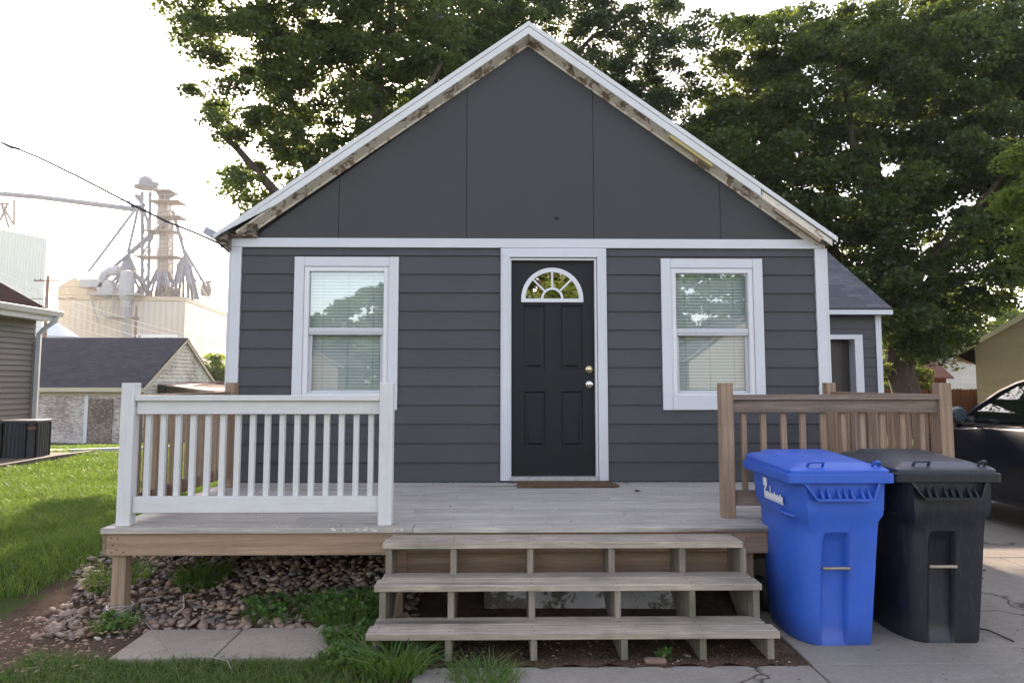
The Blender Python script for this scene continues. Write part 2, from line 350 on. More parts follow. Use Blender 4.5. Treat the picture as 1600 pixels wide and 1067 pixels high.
# ---------------------------------------------------------------- materials
M_white=m_paintwood('white_paint',(.63,.62,.60),0,wear=.235,dirt=.34,grain=.28,under=(.34,.30,.25))
M_whiteZ=m_paintwood('white_paint_upright',(.63,.62,.60),2,wear=.24,dirt=.36,grain=.30,under=(.34,.30,.25))
M_trim=m_paintwood('white_trim',(.60,.605,.62),0,dirt=.16,grain=.12); M_trimZ=m_paintwood('white_trim_upright',(.60,.605,.62),2,wear=.27,dirt=.18,grain=.14)
M_vinyl=m_plain('white_vinyl',(.66,.66,.66),.35,.05)
M_side=m_siding('charcoal_siding',(.056,.056,.059),bump=.5); M_panel=m_siding('charcoal_panel',(.043,.0425,.043),bump=.12)
M_brownX=m_wood('brown_lumber_x',(.36,.235,.155),(.43,.30,.21),0); M_brownY=m_wood('brown_lumber_y',(.26,.165,.11),(.34,.235,.17),1); M_brownZ=m_wood('brown_lumber_z',(.34,.225,.15),(.42,.30,.21),2)
M_greyX=m_wood('grey_lumber_x',(.41,.34,.265),(.51,.435,.35),0,green=.35,dark=.5); M_greyZ=m_wood('grey_lumber_z',(.25,.215,.17),(.34,.29,.23),2,green=.6,dark=.5)
M_deck=m_wood('deck_boards',(.47,.425,.365),(.62,.575,.51),0,dark=.42); M_railG=m_wood('greyed_rail',(.26,.19,.145),(.33,.255,.20),0,dark=.5)
M_rustpeel=m_peel('peeling_rake_board',(.78,.70,.58),(.26,.18,.125),.47,sc=1.6,zs=1.)
M_rawwood=m_wood('raw_wood',(.42,.30,.20),(.50,.39,.29),0,dark=.5)
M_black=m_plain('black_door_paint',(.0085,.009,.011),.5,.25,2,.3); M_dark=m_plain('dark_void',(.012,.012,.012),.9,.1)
M_metal=m_plain('brushed_metal',(.55,.52,.46),.22,.1,8,.5,1); M_brass=m_plain('satin_brass',(.62,.50,.30),.25,.1,8,.5,1); M_alu=m_plain('white_aluminium',(.60,.60,.58),.4,.08,3)
M_glass=m_glass('window_glass',.085,(.96,.98,.97)); M_blind=m_plain('white_blind',(.66,.70,.68),.6,.05,2)
M_shing=m_shingle('grey_shingles',(.115,.115,.125)); M_shingB=m_shingle('brown_shingles',(.030,.023,.021),blotch=(.028,.02,.018)); M_shingD=m_shingle('dark_shingles',(.052,.053,.062),.3,blotch=(.035,.035,.045))
# ---------------------------------------------------------------- HOUSE
H=thing('house','small charcoal grey clapboard house with steep gable, black door and white trim behind the deck','house',(0.3,0,0))
XL,XR=-2.575,3.168; ZB,ZT=2.842,2.932; AX,AZ=.288,4.88; DEP=8.2
win=[(-1.965,-.968,1.288,2.750),(1.563,2.549,1.286,2.742)]
holes=[(w[0]+.03,w[1]-.03,w[2]+.03,w[3]-.03) for w in win]+[(.04,1.02,.60,2.82)]
mb=siding(MB(),(0,0,0),(1,0,0),(0,-1,0),XL+.1,XR-.1,.30,ZB+.01,.179,holes,phase=.085,out=.016)
part('siding',mb,M_side,H)
# body walls (sheathing) with openings
mb=MB(); xsb=sorted({XL+.01,XR-.01}|{h[0] for h in holes}|{h[1] for h in holes})
for xa,xb in zip(xsb[:-1],xsb[1:]):
    hs=[h for h in holes if xa>=h[0]-1e-6 and xb<=h[1]+1e-6]; lo,hi=.2,ZT
    if hs: mb.box(xa,xb,.006,.12,lo,hs[0][2]); mb.box(xa,xb,.006,.12,hs[0][3],hi)
    else: mb.box(xa,xb,.006,.12,lo,hi)
mb.box(XL+.01,XL+.1,.121,DEP,.2,ZT); mb.box(XR-.1,XR-.01,.121,DEP,.2,ZT); mb.box(XL+.101,XR-.101,DEP-.1,DEP,.2,ZT); mb.box(XL+.101,XR-.101,.121,DEP-.101,ZT-.05,ZT-.001)
mb.prism([(XL+.02,ZT+.001),(XR-.02,ZT+.001),(AX,AZ-.02)],1,DEP-.1,DEP-.001)
part('wall',mb,M_side,H)
mb=siding(MB(),(XL,0,0),(0,1,0),(-1,0,0),.1,DEP,.30,ZT,.179); siding(mb,(XR,0,0),(0,1,0),(1,0,0),.1,DEP,.30,ZT,.179); part('side_siding',mb,M_side,H)
mb=MB(); mb.box(XL+.03,XR-.03,.03,DEP-.05,-.1,.3); part('foundation',mb,M_conc2,H)
# gable panels with seams
mb=MB(); sl_=(AZ-ZT)/(AX+2.375) ; seams=[-2.375,-1.557,-.320,.918,2.157,2.985]
def gz(x): return AZ-(AX-x)*(AZ-ZT)/(AX+2.375) if x<AX else AZ-(x-AX)*(AZ-ZT)/(2.985-AX)
for a_,b_ in zip(seams[:-1],seams[1:]):
    a2=a_+.0025; b2=b_-.0025; pl=[(a2,ZT+.002),(b2,ZT+.002),(b2,max(gz(b2),ZT+.004))]
    if a_<AX<b_: pl.append((AX,AZ))
    pl.append((a2,max(gz(a2),ZT+.004)))
    mb.prism(pl,1,-.012,.004)
part('gable_panel',mb,M_panel,H)
mb=MB(); mb.prism([(XL+.05,ZT+.003),(XR-.05,ZT+.003),(AX,AZ+.02)],1,.006,.05); part('gable_backing',mb,M_dark,H)
mb=MB()
for i in range(18):
    x=seams[1+i%4]+random.choice((-.02,.02)); z=random.uniform(2.98,max(3.0,gz(x)-.1)); mb.lathe([(.004,-.0135),(.004,-.011)],(x,0,z),6,'Y')
mb.add([(.52,-.0125,3.14),(.56,-.0135,3.155),(.585,-.0125,3.13),(.56,-.0125,3.115)],[(0,1,2,3)])
part('gable_nail',mb,M_dark,H)
mb=MB(); mb.box(XL,XR,-.032,.004,ZB,ZT); part('trim_band',mb,M_trim,H,bevel=.003)
for x0,x1,lx in ((XL,XL+.1,-.0),(XR-.1,XR,.0)):
    mb=MB(); mb.box(x0,x1,-.032,.004,.32,ZB-.001); part('corner_board',mb,M_trimZ,H,bevel=.003)
mb=MB(); mb.box(XL-.02,XL-.0015,-.031,.09,.32,ZB); mb.box(XR+.0015,XR+.02,-.031,.09,.32,ZB); part('corner_return',mb,M_trimZ,H)
# roof, rake, fascia
RY=-.14; ax_,az_=.283,5.045; pitch=(az_-2.955)/(ax_+2.665)
eL=(-2.70,2.93); eR=(3.235,2.925)
mb=MB(); mb.slab((eL[0],DEP+.2,eL[1]),(eL[0],RY-.012,eL[1]),(ax_,RY-.012,az_),(ax_,DEP+.2,az_),.035)
mb.slab((eR[0],RY-.012,eR[1]),(eR[0],DEP+.2,eR[1]),(ax_,DEP+.2,az_),(ax_,RY-.012,az_),.035)
RF=part('roof',mb,M_shing,H)
def rake(mb,side,t0,t1,o0,o1,y0,y1,b0=0,b1=0):
    """board along the rake from parameter t0..t1 (0 apex, 1 eave), vertical offsets o0 (top) o1 (bottom)"""
    e=eL if side<0 else eR
    P=lambda t:(ax_+(e[0]-ax_)*t, az_+(e[1]-az_)*t)
    a=P(t0);b=P(t1)
    vs=[]
    for (p,bb) in ((a,b0),(b,b1)):
        for (o,y) in ((o0,y0),(o0,y1),(o1+bb,y1),(o1+bb,y0)): vs.append((p[0],y,p[1]-o))
    mb.add(vs,[(0,1,2,3),(7,6,5,4),(0,4,5,1),(1,5,6,2),(2,6,7,3),(3,7,4,0)])
mb=MB()
for s_ in (-1,1): rake(mb,s_,0,1.0,-.004,.040,RY-.028,RY-.013)
for s_ in (-1,1): rake(mb,s_,0,1.0,-.008,-.0045,RY-.028,RY+.05)
part('drip_edge',mb,M_alu,RF)
mb=MB()
N=10
for k in range(N): rake(mb,-1,k/N*.80,(k+1)/N*.80,.046,.118,RY-.024,RY-.012)
for k in range(6): rake(mb,-1,.80+k/6*.2,.80+(k+1)/6*.2,.046,.118,RY-.024-.006*k,RY-.012-.006*k,-.085*(k/6)**1.0,-.085*((k+1)/6))
for k in range(N): rake(mb,1,k/N*.755,(k+1)/N*.755,.046,.122,RY-.024,RY-.012)
part('fascia',mb,M_alu,RF)
mb=MB()      # old wooden barge board left bare where the metal is gone
rake(mb,1,.76,.985,.048,.105,RY-.008,RY+.012); rake(mb,1,.74,.97,.108,.15,-.045,-.026)
part('bare_barge_board',mb,M_rustpeel,RF,label='peeling bare wood where the metal fascia has fallen away')
mb=MB(); rake(mb,-1,0,.90,.130,.180,-.03,-.0125); rake(mb,1,0,.93,.132,.182,-.03,-.0125); part('frieze_board',mb,M_rustpeel,RF)
mb=MB(); 
for s_,t1,q0 in ((-1,.93,.120),(1,.95,.124)):
    e=eL if s_<0 else eR; Q=lambda t,o,y:(ax_+(e[0]-ax_)*t,y,az_+(e[1]-az_)*t-o)
    mb.add([Q(0,q0,RY-.010),Q(0,q0+.045,-.0128),Q(t1,q0+.045,-.0128),Q(t1,q0,RY-.010),Q(0,q0-.02,RY-.010),Q(0,q0+.0,-.0128),Q(t1,q0+.0,-.0128),Q(t1,q0-.02,RY-.010)],[(0,1,2,3),(7,6,5,4),(0,4,5,1),(1,5,6,2),(2,6,7,3),(3,7,4,0)])
part('soffit',mb,M_rustpeel,RF)
mb=MB(); rake(mb,1,.46,.60,.126,.160,-.150,-.10); part('foam_patch',mb,m_plain('yellow_foam',(.46,.38,.16),.9,.2,12),RF,label='strip of yellowed insulation showing under the fascia')
mb=MB(); rake(mb,1,.80,.945,.130,.160,-.150,-.10); part('broken_board',mb,M_rawwood,RF,label='split pale board end under the right eave')
# eave boxes at both corners
M_eave=m_peel('dark_peeling_eave',(.30,.24,.18),(.05,.04,.03),.5,sc=2)
mb=MB(); 
mb.prism([(eL[0]+.01,2.895),(XL+.0,2.80),(XL+.0,ZT+.06)],1,RY+.0,DEP)
part('eave',mb,M_eave,RF); mb=MB()
mb.prism([(XL,ZT+.001),(XL+.25,ZT+.001),(XL+.25,ZT+.12),(XL,ZT+.06)],1,RY+.06,-.013)
part('eave_board',mb,M_eave,RF); mb=MB()
mb.prism([(eR[0]-.01,2.89),(XR+.0,2.88),(XR,ZT+.03)],1,RY+.02,DEP)
part('eave',mb,M_eave,RF); mb=MB()
mb.prism([(XR,ZT+.001),(XR-.15,ZT+.001),(XR-.15,ZT+.09),(XR,ZT+.03)],1,RY+.05,-.013)
part('eave_board',mb,M_eave,RF)
mb=MB()      # bent gutter stub at the left eave
gp=[(-2.88,2.99),(-2.845,3.055),(-2.66,2.96),(-2.70,2.885)]
mb.prism(gp,1,.02,.14); part('gutter_stub',mb,m_plain('grey_gutter',(.32,.32,.34),.4,.15,5),RF,bevel=.004)
# windows
def window(w,flip=0,label=None):
    x0,x1,z0,z1=w; tw=.092
    mb=MB(); mb.box(x0,x0+tw,-.034,.004,z0,z1); mb.box(x1-tw,x1,-.034,.004,z0,z1)
    mb.box(x0+tw+.0015,x1-tw-.0015,-.033,.004,z1-tw,z1-.001); mb.box(x0+tw+.0015,x1-tw-.0015,-.033,.004,z0+.001,z0+tw+.035)
    W_=part('window',mb,M_trim,H,label=label,bevel=.003)
    a,b,c,d=x0+tw+.002,x1-tw-.002,z0+tw+.037,z1-tw-.002
    mb=MB(); f=.048; mid=(c+d)/2+.0
    mb.box(a,a+f,-.022,.09,c,d); mb.box(b-f,b,-.022,.09,c,d); mb.box(a+f,b-f,-.020,.09,d-f,d); mb.box(a+f,b-f,-.020,.09,c,c+.03)
    mb.box(a+.012,a+f-.006,-.026,-.0225,c+.01,d-.01); mb.box(b-f+.006,b-.012,-.026,-.0225,c+.01,d-.01); mb.box(a+f,b-f,-.024,-.0205,d-f+.006,d-.012)
    part('window_frame',mb,M_vinyl,W_,bevel=.002)
    mb=MB(); mb.box(a+f+.001,b-f-.001,-.006,.04,mid-.034,mid+.034); mb.box(a+f+.001,b-f-.001,-.012,-.0065,mid-.012,mid+.012)
    mb.box(a+f+.001,a+f+.03,.02,.05,c+.031,mid-.036); mb.box(b-f-.03,b-f-.001,.02,.05,c+.031,mid-.036); mb.box(a+f+.031,b-f-.031,.02,.05,c+.031,c+.055)
    part('sash',mb,m_plain('sash_grey',(.50,.51,.52),.4,.05),W_,bevel=.002)
    mb=MB(); mb.box(a+f,b-f,.012,.016,mid+.034,d-f); part('pane',mb,M_glass,W_,label='upper glass pane')
    mb=MB(); mb.box(a+f+.03,b-f-.03,.032,.036,c+.055,mid-.034); part('pane',mb,M_glass,W_,label='lower glass pane')
    mb=MB(); z=c+.02
    while z<d-.02:
        mb.add([(a+f-.01,.098,z),(b-f+.01,.098,z),(b-f+.01,.108,z+.0285),(a+f-.01,.108,z+.0285)],[(0,1,2,3)]); z+=.031
    mb.box(a+f,b-f,.09,.12,d-.06,d-.03)
    part('blind',mb,M_blind,W_)
    mb=MB()
    for q in (.16,.5,.84):
        x=a+f+(b-a-2*f)*q
        z=c+.03
        while z<d-.08: mb.box(x-.002,x+.002,.094,.0965,z,z+.017); z+=.025
    part('blind_cord',mb,m_plain('cord_grey',(.28,.30,.28),.8),W_)
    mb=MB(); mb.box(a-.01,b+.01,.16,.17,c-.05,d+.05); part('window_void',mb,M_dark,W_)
window(win[0]); window(win[1])
# door
mb=MB(); dx0,dx1,dz0,dz1=.116,.917,.668,2.722
o0,o1,oz=.013,1.033,2.838
for (a_,b_,y_) in ((0,1,-.036),(.22,.86,-.045),(.78,.98,-.05)):   # stepped brick moulding
    wl=dx0-.012-o0; A=o0+wl*a_; B=o0+wl*b_; C_=o1-wl*b_; D_=o1-wl*a_
    yb=-.012 if a_==0 else (-.0365 if a_<.5 else -.0455)
    mb.box(A,B,y_,.004 if a_==0 else yb,.628,oz-wl*b_); mb.box(C_,D_,y_,.004 if a_==0 else yb,.628,oz-wl*b_); mb.box(A,D_,y_,.004 if a_==0 else yb,oz-wl*b_+.0005,oz-wl*a_)
DF=part('door_frame',mb,M_trimZ,H,bevel=.002)
mb=MB(); mb.box(dx0-.02,dx0-.001,-.028,.11,.64,dz1+.02); mb.box(dx1+.001,dx1+.02,-.028,.11,.64,dz1+.02); mb.box(dx0-.0005,dx1+.0005,-.027,.11,dz1+.002,dz1+.02); part('door_jamb',mb,M_vinyl,DF)
mb=MB(); mb.box(dx0-.02,dx1+.02,-.06,.1,.628,.664); part('threshold',mb,m_plain('worn_aluminium',(.40,.39,.37),.45,.3,20,.5,.3),DF,bevel=.003)
# door leaf: grid with recessed panels
cx=(dx0+dx1)/2; fc=(.512,2.355); fr=.30
mb=MB()
def shell(mb,x0,x1,z0,z1,y):  mb.add([(x0,y,z0),(x1,y,z0),(x1,y,z1),(x0,y,z1)],[(0,1,2,3)])
Yd=.028
pans=[(.232,.440,1.672,2.292),(.596,.803,1.672,2.292),(.238,.442,.93,1.462),(.598,.800,.93,1.462)]
xsd=sorted({dx0,dx1}|{p[0] for p in pans}|{p[1] for p in pans}); zsd=sorted({dz0,dz1}|{p[2] for p in pans}|{p[3] for p in pans})
for xa,xb in zip(xsd[:-1],xsd[1:]):
    for za,zb in zip(zsd[:-1],zsd[1:]):
        if not any(xa>=p[0]-1e-6 and xb<=p[1]+1e-6 and za>=p[2]-1e-6 and zb<=p[3]+1e-6 for p in pans): shell(mb,xa,xb,za,zb,Yd)
for p in pans:
    ring=[(p[0],p[1],p[2],p[3],Yd)]
    for ins,yy in ((.010,Yd+.010),(.022,Yd+.011),(.045,Yd+.0),):
        ring.append((p[0]+ins,p[1]-ins,p[2]+ins,p[3]-ins,yy))
    for A,B in zip(ring[:-1],ring[1:]):
        q=lambda r:[(r[0],r[4],r[2]),(r[1],r[4],r[2]),(r[1],r[4],r[3]),(r[0],r[4],r[3])]
        mb.add(q(A)+q(B),[(0,1,5,4),(1,2,6,5),(2,3,7,6),(3,0,4,7)])
    r=ring[-1]; shell(mb,r[0],r[1],r[2],r[3],r[4])
mb.box(dx0,dx1,Yd+.015,Yd+.045,dz0,dz1)
D=part('door',mb,M_black,H)
mb=MB(); n=28
def arc(r,a0=0,a1=math.pi,n=28): return [(fc[0]+r*math.cos(a0+(a1-a0)*k/n),fc[1]+r*math.sin(a0+(a1-a0)*k/n)) for k in range(n+1)]
def ringp(mb,r0,r1,y0,y1,n=28,dz=0):
    A=arc(r0);B=arc(r1)
    for k in range(n): mb.prism([(A[k][0],A[k][1]+dz),(A[k+1][0],A[k+1][1]+dz),(B[k+1][0],B[k+1][1]+dz),(B[k][0],B[k][1]+dz)],1,y0,y1)
ringp(mb,.258,.30,Yd-.022,Yd-.001); ringp(mb,.086,.108,Yd-.018,Yd-.001); mb.box(fc[0]-.30,fc[0]+.30,Yd-.022,Yd-.001,fc[1]-.036,fc[1]-.0005)
for a_ in (45,90,135): c_,s_=math.cos(R(a_)),math.sin(R(a_)); mb.bar((fc[0]+c_*.107,Yd-.009,fc[1]+s_*.107),(fc[0]+c_*.262,Yd-.009,fc[1]+s_*.262),.017,.018,up=(0,1,0))
part('fanlight',mb,M_vinyl,D)
mb=MB(); pl=arc(.262); mb.prism(pl,1,Yd-.008,Yd-.004); part('fanlight_glass',mb,m_glass('fanlight_glass',.50,(.5,.5,.45),(1,.86,.80)),D)
for z_,mt,nm,pr in ((1.672,M_brass,'deadbolt',[(.034,0),(.034,-.008),(.026,-.012),(.022,-.028),(.018,-.031)]),(1.527,M_metal,'handle',[(.034,0),(.034,-.008),(.014,-.014),(.014,-.035),(.026,-.042),(.030,-.055),(.026,-.068),(.012,-.072)])):
    mb=MB(); mb.lathe([(r,h) for r,h in pr],(.865,Yd,z_),20,'Y'); part(nm,mb,mt,D,smooth=True)
# rear wing to the right
WY,WX=5.85,6.72
mb=siding(MB(),(0,WY,0),(1,0,0),(0,-1,0),XR,WX-.1,.05,2.81,.165,[(4.9,6.33,.0,2.3)],out=.014); siding(mb,(WX,WY,0),(0,1,0),(1,0,0),.1,5,.05,2.81,.165)
mb.box(XR,4.9,WY+.005,WY+.1,0,2.8); mb.box(6.33,WX-.01,WY+.005,WY+.1,0,2.8); mb.box(4.9,6.33,WY+.005,WY+.1,2.3,2.8); mb.box(WX-.1,WX-.01,WY+.101,WY+5,0,2.8); mb.box(XR,WX-.1,WY+4.9,WY+5,0,2.8)
mb.prism([(WY,2.80),(WY+5,2.80),(WY+2.5,4.2)],0,WX-.1,WX-.005)
WG=part('side_wing',mb,M_side,H)
mb=MB(); mb.slab((XR,WY-.2,2.83),(WX+.12,WY-.2,2.83),(WX+.12,WY+2.5,4.40),(XR,WY+2.5,4.40),.05); mb.slab((WX+.12,WY+5.2,2.83),(XR,WY+5.2,2.83),(XR,WY+2.5,4.40),(WX+.12,WY+2.5,4.40),.05)
part('wing_roof',mb,M_shing,WG)
mb=MB(); mb.box(XR,WX+.12,WY-.215,WY-.195,2.72,2.80); mb.box(WX-.1,WX,WY-.03,WY,.05,2.72); mb.box(6.24,6.38,WY-.03,WY-.001,.0,2.30); mb.box(4.7,6.38,WY-.031,WY-.001,2.301,2.38); mb.box(6.33,6.345,WY-.0,WY+.3,0,2.3); mb.box(4.7,4.9,WY-.03,WY-.001,0,2.3)
mb.box(6.24,6.33,WY,WY+.28,0,2.3)
part('wing_trim',mb,M_trimZ,WG)
mb=MB(); mb.box(4.9,6.24,WY+.2,WY+.24,.0,2.3); mb.box(5.1,5.6,WY+.195,WY+.1995,.2,2.1); mb.box(5.7,6.1,WY+.195,WY+.1995,.2,2.1); part('wing_door',mb,m_plain('dark_brown_door',(.045,.035,.028),.5,.2),WG)
# ---------------------------------------------------------------- DECK
DZ=.61; DX0,DX1,DY=-2.575,3.16,-2.19
K=thing('deck','weathered wooden porch deck raised in front of the house, with white and brown railings','deck',(.2,-1.15,.05))
mb=MB(); y=-.003; bw=.140; i=0
joints=[(-.62,),(.9,),(-1.4,),(1.8,),(.1,)]
while y>DY+.03:
    y0=max(y-bw,DY); zt=DZ-.0012*(i%3); fy=DY if y0-DY<.05 else y0
    js=[DX0]+[-.56 if fy==DY else joints[i%5][0]]+[DX1]
    for a_,b_ in zip(js[:-1],js[1:]): mb.box(a_+.001,b_-.001,fy,y,DZ-.036,zt+random.uniform(-.002,.002))
    y=y0-.008; i+=1
    if fy==DY: break
DK=part('deck_floor',mb,M_deck,K,bevel=.003)
mb=MB()   # flaking white paint near the white rail and along the wall
def chips(mb,x0,x1,y0,y1,z,n,s,ax=2):
    for _ in range(n):
        x=random.uniform(x0,x1);yy=random.uniform(y0,y1); k=random.randint(5,8); a0=random.random()*6; sx=s*random.uniform(.4,1.6); sy=s*random.uniform(.2,.7)
        if ax==2: mb.add([(x+sx*math.cos(a0+6.283*j/k)*random.uniform(.5,1),yy+sy*math.sin(a0+6.283*j/k)*random.uniform(.5,1),z) for j in range(k)],[tuple(range(k))])
        else: mb.add([(x+sx*math.cos(6.283*j/k)*random.uniform(.5,1),z,yy+sy*math.sin(6.283*j/k)*random.uniform(.5,1)) for j in range(k)],[tuple(range(k))[::-1]])
chips(mb,-2.3,-.6,DY+.01,DY+.1,DZ+.0035,26,.016); chips(mb,-1.1,-.6,DZ-.02,DZ,DY-.002,10,.014,1); chips(mb,-.6,1.9,-.07,-.01,DZ+.0032,90,.025); chips(mb,.0,1.1,-.16,-.02,DZ+.0034,60,.02); chips(mb,-2.2,2.5,-1.9,-.2,DZ+.0036,24,.008)
part('paint_flake',mb,M_vinyl,DK)
mb=MB(); mb.box(DX0+.035,-.665,DY+.02,DY+.058,DZ-.038-.14,DZ-.038); RB=part('rim_board',mb,M_brownX,K,bevel=.002)
mb=MB()
for xx,zz in [(-2.51,.545),(-2.50,.50),(-2.505,.455),(-2.47,.54),(-2.475,.47),(-2.43,.455),(-.70,.54),(-.70,.46),(-.69,.50)]: mb.lathe([(.0045,-.001),(.0045,.001)],(xx,DY+.0195,zz),6,'Y')
part('nail_head',mb,M_dark,RB)
mb=MB(); mb.box(-.663,1.62,DY+.03,DY+.068,DZ-.038-.13,DZ-.038); mb.box(1.62,DX1,DY+.03,DY+.068,DZ-.178,DZ-.0385); mb.box(-.663,1.62,DY+.034,DY+.072,DZ-.30,DZ-.170); mb.box(-.69,-.60,DY+.012,DY+.0295,DZ-.30,DZ-.04)
part('rim_board',mb,M_brownX,K,bevel=.002)
mb=MB(); mb.box(DX0+.002,DX0+.034,DY+.03,0,DZ-.178,DZ-.038); mb.box(DX1-.034,DX1-.002,DY+.03,0,DZ-.178,DZ-.038)
for x in np.arange(-2.1,2.9,.406): mb.box(x,x+.038,DY+.075,-.01,DZ-.178,DZ-.0385)
part('joist',mb,M_brownY,K)
for x0,y0,w in ((-2.52,DY+.06,.09),(-.72,DY+.09,.09),(3.04,DY+.07,.09),(-2.5,-.2,.09),(1.6,DY+.085,.09)):
    mb=MB(); mb.box(x0,x0+w,y0,y0+w,T(x0,y0)-.2,DZ-.18); part('support_post',mb,M_brownZ,K,bevel=.004)
# railings
def railing(kind,x0,y0,x1,y1,n,posts,top,bw,bot,mat_r,mat_b,mat_p,cap=.14,label=None,skew=0.,topz=1.075,post_h=.935):
    """rails from (x0,y0) to (x1,y1) just outside the balusters; posts list of (x,y)"""
    d=Vector((x1-x0,y1-y0,0)); L=d.length; d.normalize(); mb=MB()
    z=DZ+topz*.8
    zc=DZ+.834
    mb.bar((x0,y0,zc),(x1,y1,zc),.09,.036)                                     # flat cap
    mb.bar((x0,y0,zc-.0625),(x1,y1,zc-.0625),.037,.088)                          # top rail
    if bot: mb.bar((x0,y0,DZ+.134),(x1,y1,DZ+.134),.037,.105)
    r=part('railing',mb,mat_r,K,label=label,bevel=.003)
    nrm=Vector((-d.y,d.x,0))
    for i in range(n):
        t=(i+.65)/(n+.3); p=Vector((x0,y0,0))+d*L*t+nrm*.036; sk=random.uniform(-skew,skew)
        mb=MB(); mb.bar((p.x+d.x*sk,p.y+d.y*sk,DZ+(.10 if bot else .02)),(p.x,p.y,zc-.02),bw,bw if bw<.05 else .02,up=(d.y,-d.x,0)); part('baluster',mb,mat_b,r,bevel=.002)
    for px,py in posts:
        mb=MB(); mb.box(px-.0445,px+.0445,py-.0445,py+.0445,DZ,DZ+post_h); part('railing_post',mb,mat_p,r,bevel=.004)
    return r
PF=-2.08; PRy=-.25; PQ=-1.86
railing('w',-2.42,PF,-.80,PF,16,[(-2.468,PF),(-.755,PF)],1,.036,1,M_white,M_whiteZ,M_whiteZ,label='white painted front railing')
railing('l',-2.49,PRy,-2.49,PF,13,[(-2.445,PRy)],1,.038,1,M_brownY,M_brownZ,M_brownZ,label='unpainted brown side railing',skew=.02)
railing('r',1.645,PQ,3.11,PQ,10,[(1.602,PQ),(3.155,PQ)],1,.036,1,M_railG,M_brownZ,M_brownZ,label='weathered brown front railing',skew=.01)
railing('s',3.17,PQ,3.10,PRy,14,[(3.06,PRy)],1,.07,0,M_brownY,M_brownZ,M_brownZ,label='unpainted side railing with wide pickets',skew=.03)
# white painted cap on left side rail
# ---------------------------------------------------------------- STEPS
ST=thing('wooden_steps','three wide weathered wooden plank steps leading up to the deck','steps',(.41,-2.8,0))
tr=[(.17,-2.895),(.37,-2.672),(.565,-2.447)]; widths=[(-.735,1.565),(-.728,1.548),(-.716,1.515)]
for (z,yf),(a_,b_) in zip(tr,widths):
    mb=MB(); mb.box(a_,b_+.0,yf,yf+.139,z-.038,z+.0); mb.box(a_+.02,b_-.03 if z<.3 else b_-.01,yf+.150,yf+.150+ (.135 if z<.5 else .085),z-.036,z+.002); part('tread',mb,M_greyX,ST,bevel=.005)
for i,x in enumerate((-.70,-.30,.175,.68,1.12,1.50)):
    mb=MB(); w=.038; y0,y1,y2,y3=-2.87,-2.65,-2.425,-2.125
    gz_=0.0
    mb.prism([(y0,-.02),(y0+.36,-.02),(y3,.22),(y3,.525),(y2,.525),(y2,.33),(y1,.33),(y1,.13),(y0,.13)],0,x,x+w); part('stringer',mb,M_greyZ,ST,bevel=.003)
mb=MB()
for (z,yf) in tr:
    for x in (-.681,-.281,.194,.699,1.139,1.519):
        for dy in (.035,.105,.185): mb.lathe([(.0042,.0),(.0042,.0012)],(x+random.uniform(-.006,.006),yf+dy+random.uniform(-.008,.008),z+(.0002 if dy<.15 else .0022)),6)
part('screw',mb,M_dark,ST)
mb=MB()
for x in np.arange(-2.08,2.9,.406):
    for i in range(15):
        for dy in (.035,.105):
            if random.random()<.35: continue
            mb.lathe([(.0026,.0),(.0026,.0012)],(x+random.uniform(-.008,.008),-.003-i*.148-dy,DZ+.0018),6)
part('deck_screw',mb,m_plain('rusty_screw',(.10,.08,.065),.8,.2,9),DK)
# old concrete step under the deck
mb=MB(); mb.box(-.1,1.22,-1.98,-1.2,.0,.335); solo('concrete_block',mb,m_peel('peeling_masonry',(.62,.60,.56),(.20,.18,.14),.50,sc=1.5,zs=1.),'old concrete step with flaking white paint, in the dark behind the wooden steps','step',(.56,-1.6,0),bevel=.02)
# doormat
mb=MB(); mt=[(.18,-.065),(1.03,-.065),(1.09,-.33),(1.05,-.37),(.80,-.36),(.45,-.39),(.16,-.375),(.17,-.2)]
mb.prism(mt,2,DZ+.004,DZ+.018); 
for k in range(26): x=.2+k*.033; mb.box(x,x+.010,-.40,-.36,DZ+.005,DZ+.009)
solo('doormat',mb,m_plain('brown_mat',(.13,.085,.05),.95,.35,25,.1,0,.8,120),'worn brown doormat lying in front of the black door','doormat',(.6,-.16,DZ))
# ---------------------------------------------------------------- BINS
def m_bin(name,c,rough):
    t=NT(name); v=t.coord(); n=t.noise(v,3,6,.65); n2=t.noise(t.coord((12,12,2)),4,6,.7); 
    base=t.ramp(n,[(.3,g3(c,.88)),(.7,g3(c,1.1))]); base=t.mix(t.ramp(n2,[(.50,(0,0,0)),(.75,(.38,)*3)]),base,tuple(x*.6+.075 for x in c))
    sc_=t.noise(t.coord((30,30,3),rot=(.2,.3,0)),5,4,.8,1.5); base=t.mix(t.ramp(sc_,[(.66,(0,0,0)),(.70,(.35,)*3)]),base,tuple(x*.7+.05 for x in c))
    sp=t.n('SeparateXYZ'); t.l(v,sp.inputs[0]); lo=t.ramp(t.math('ADD',sp.outputs[2],t.math('MULTIPLY',n2,.25)),[(.05,(.6,)*3),(.28,(0,0,0))])
    base=t.mix(lo,base,tuple(x*.35+.04 for x in c))
    t.col(base); t.rough(t.math('ADD',t.math('MULTIPLY',n,.25),rough-.12),.45); t.bump(t.noise(v,160,3),.12,.002); return t.m
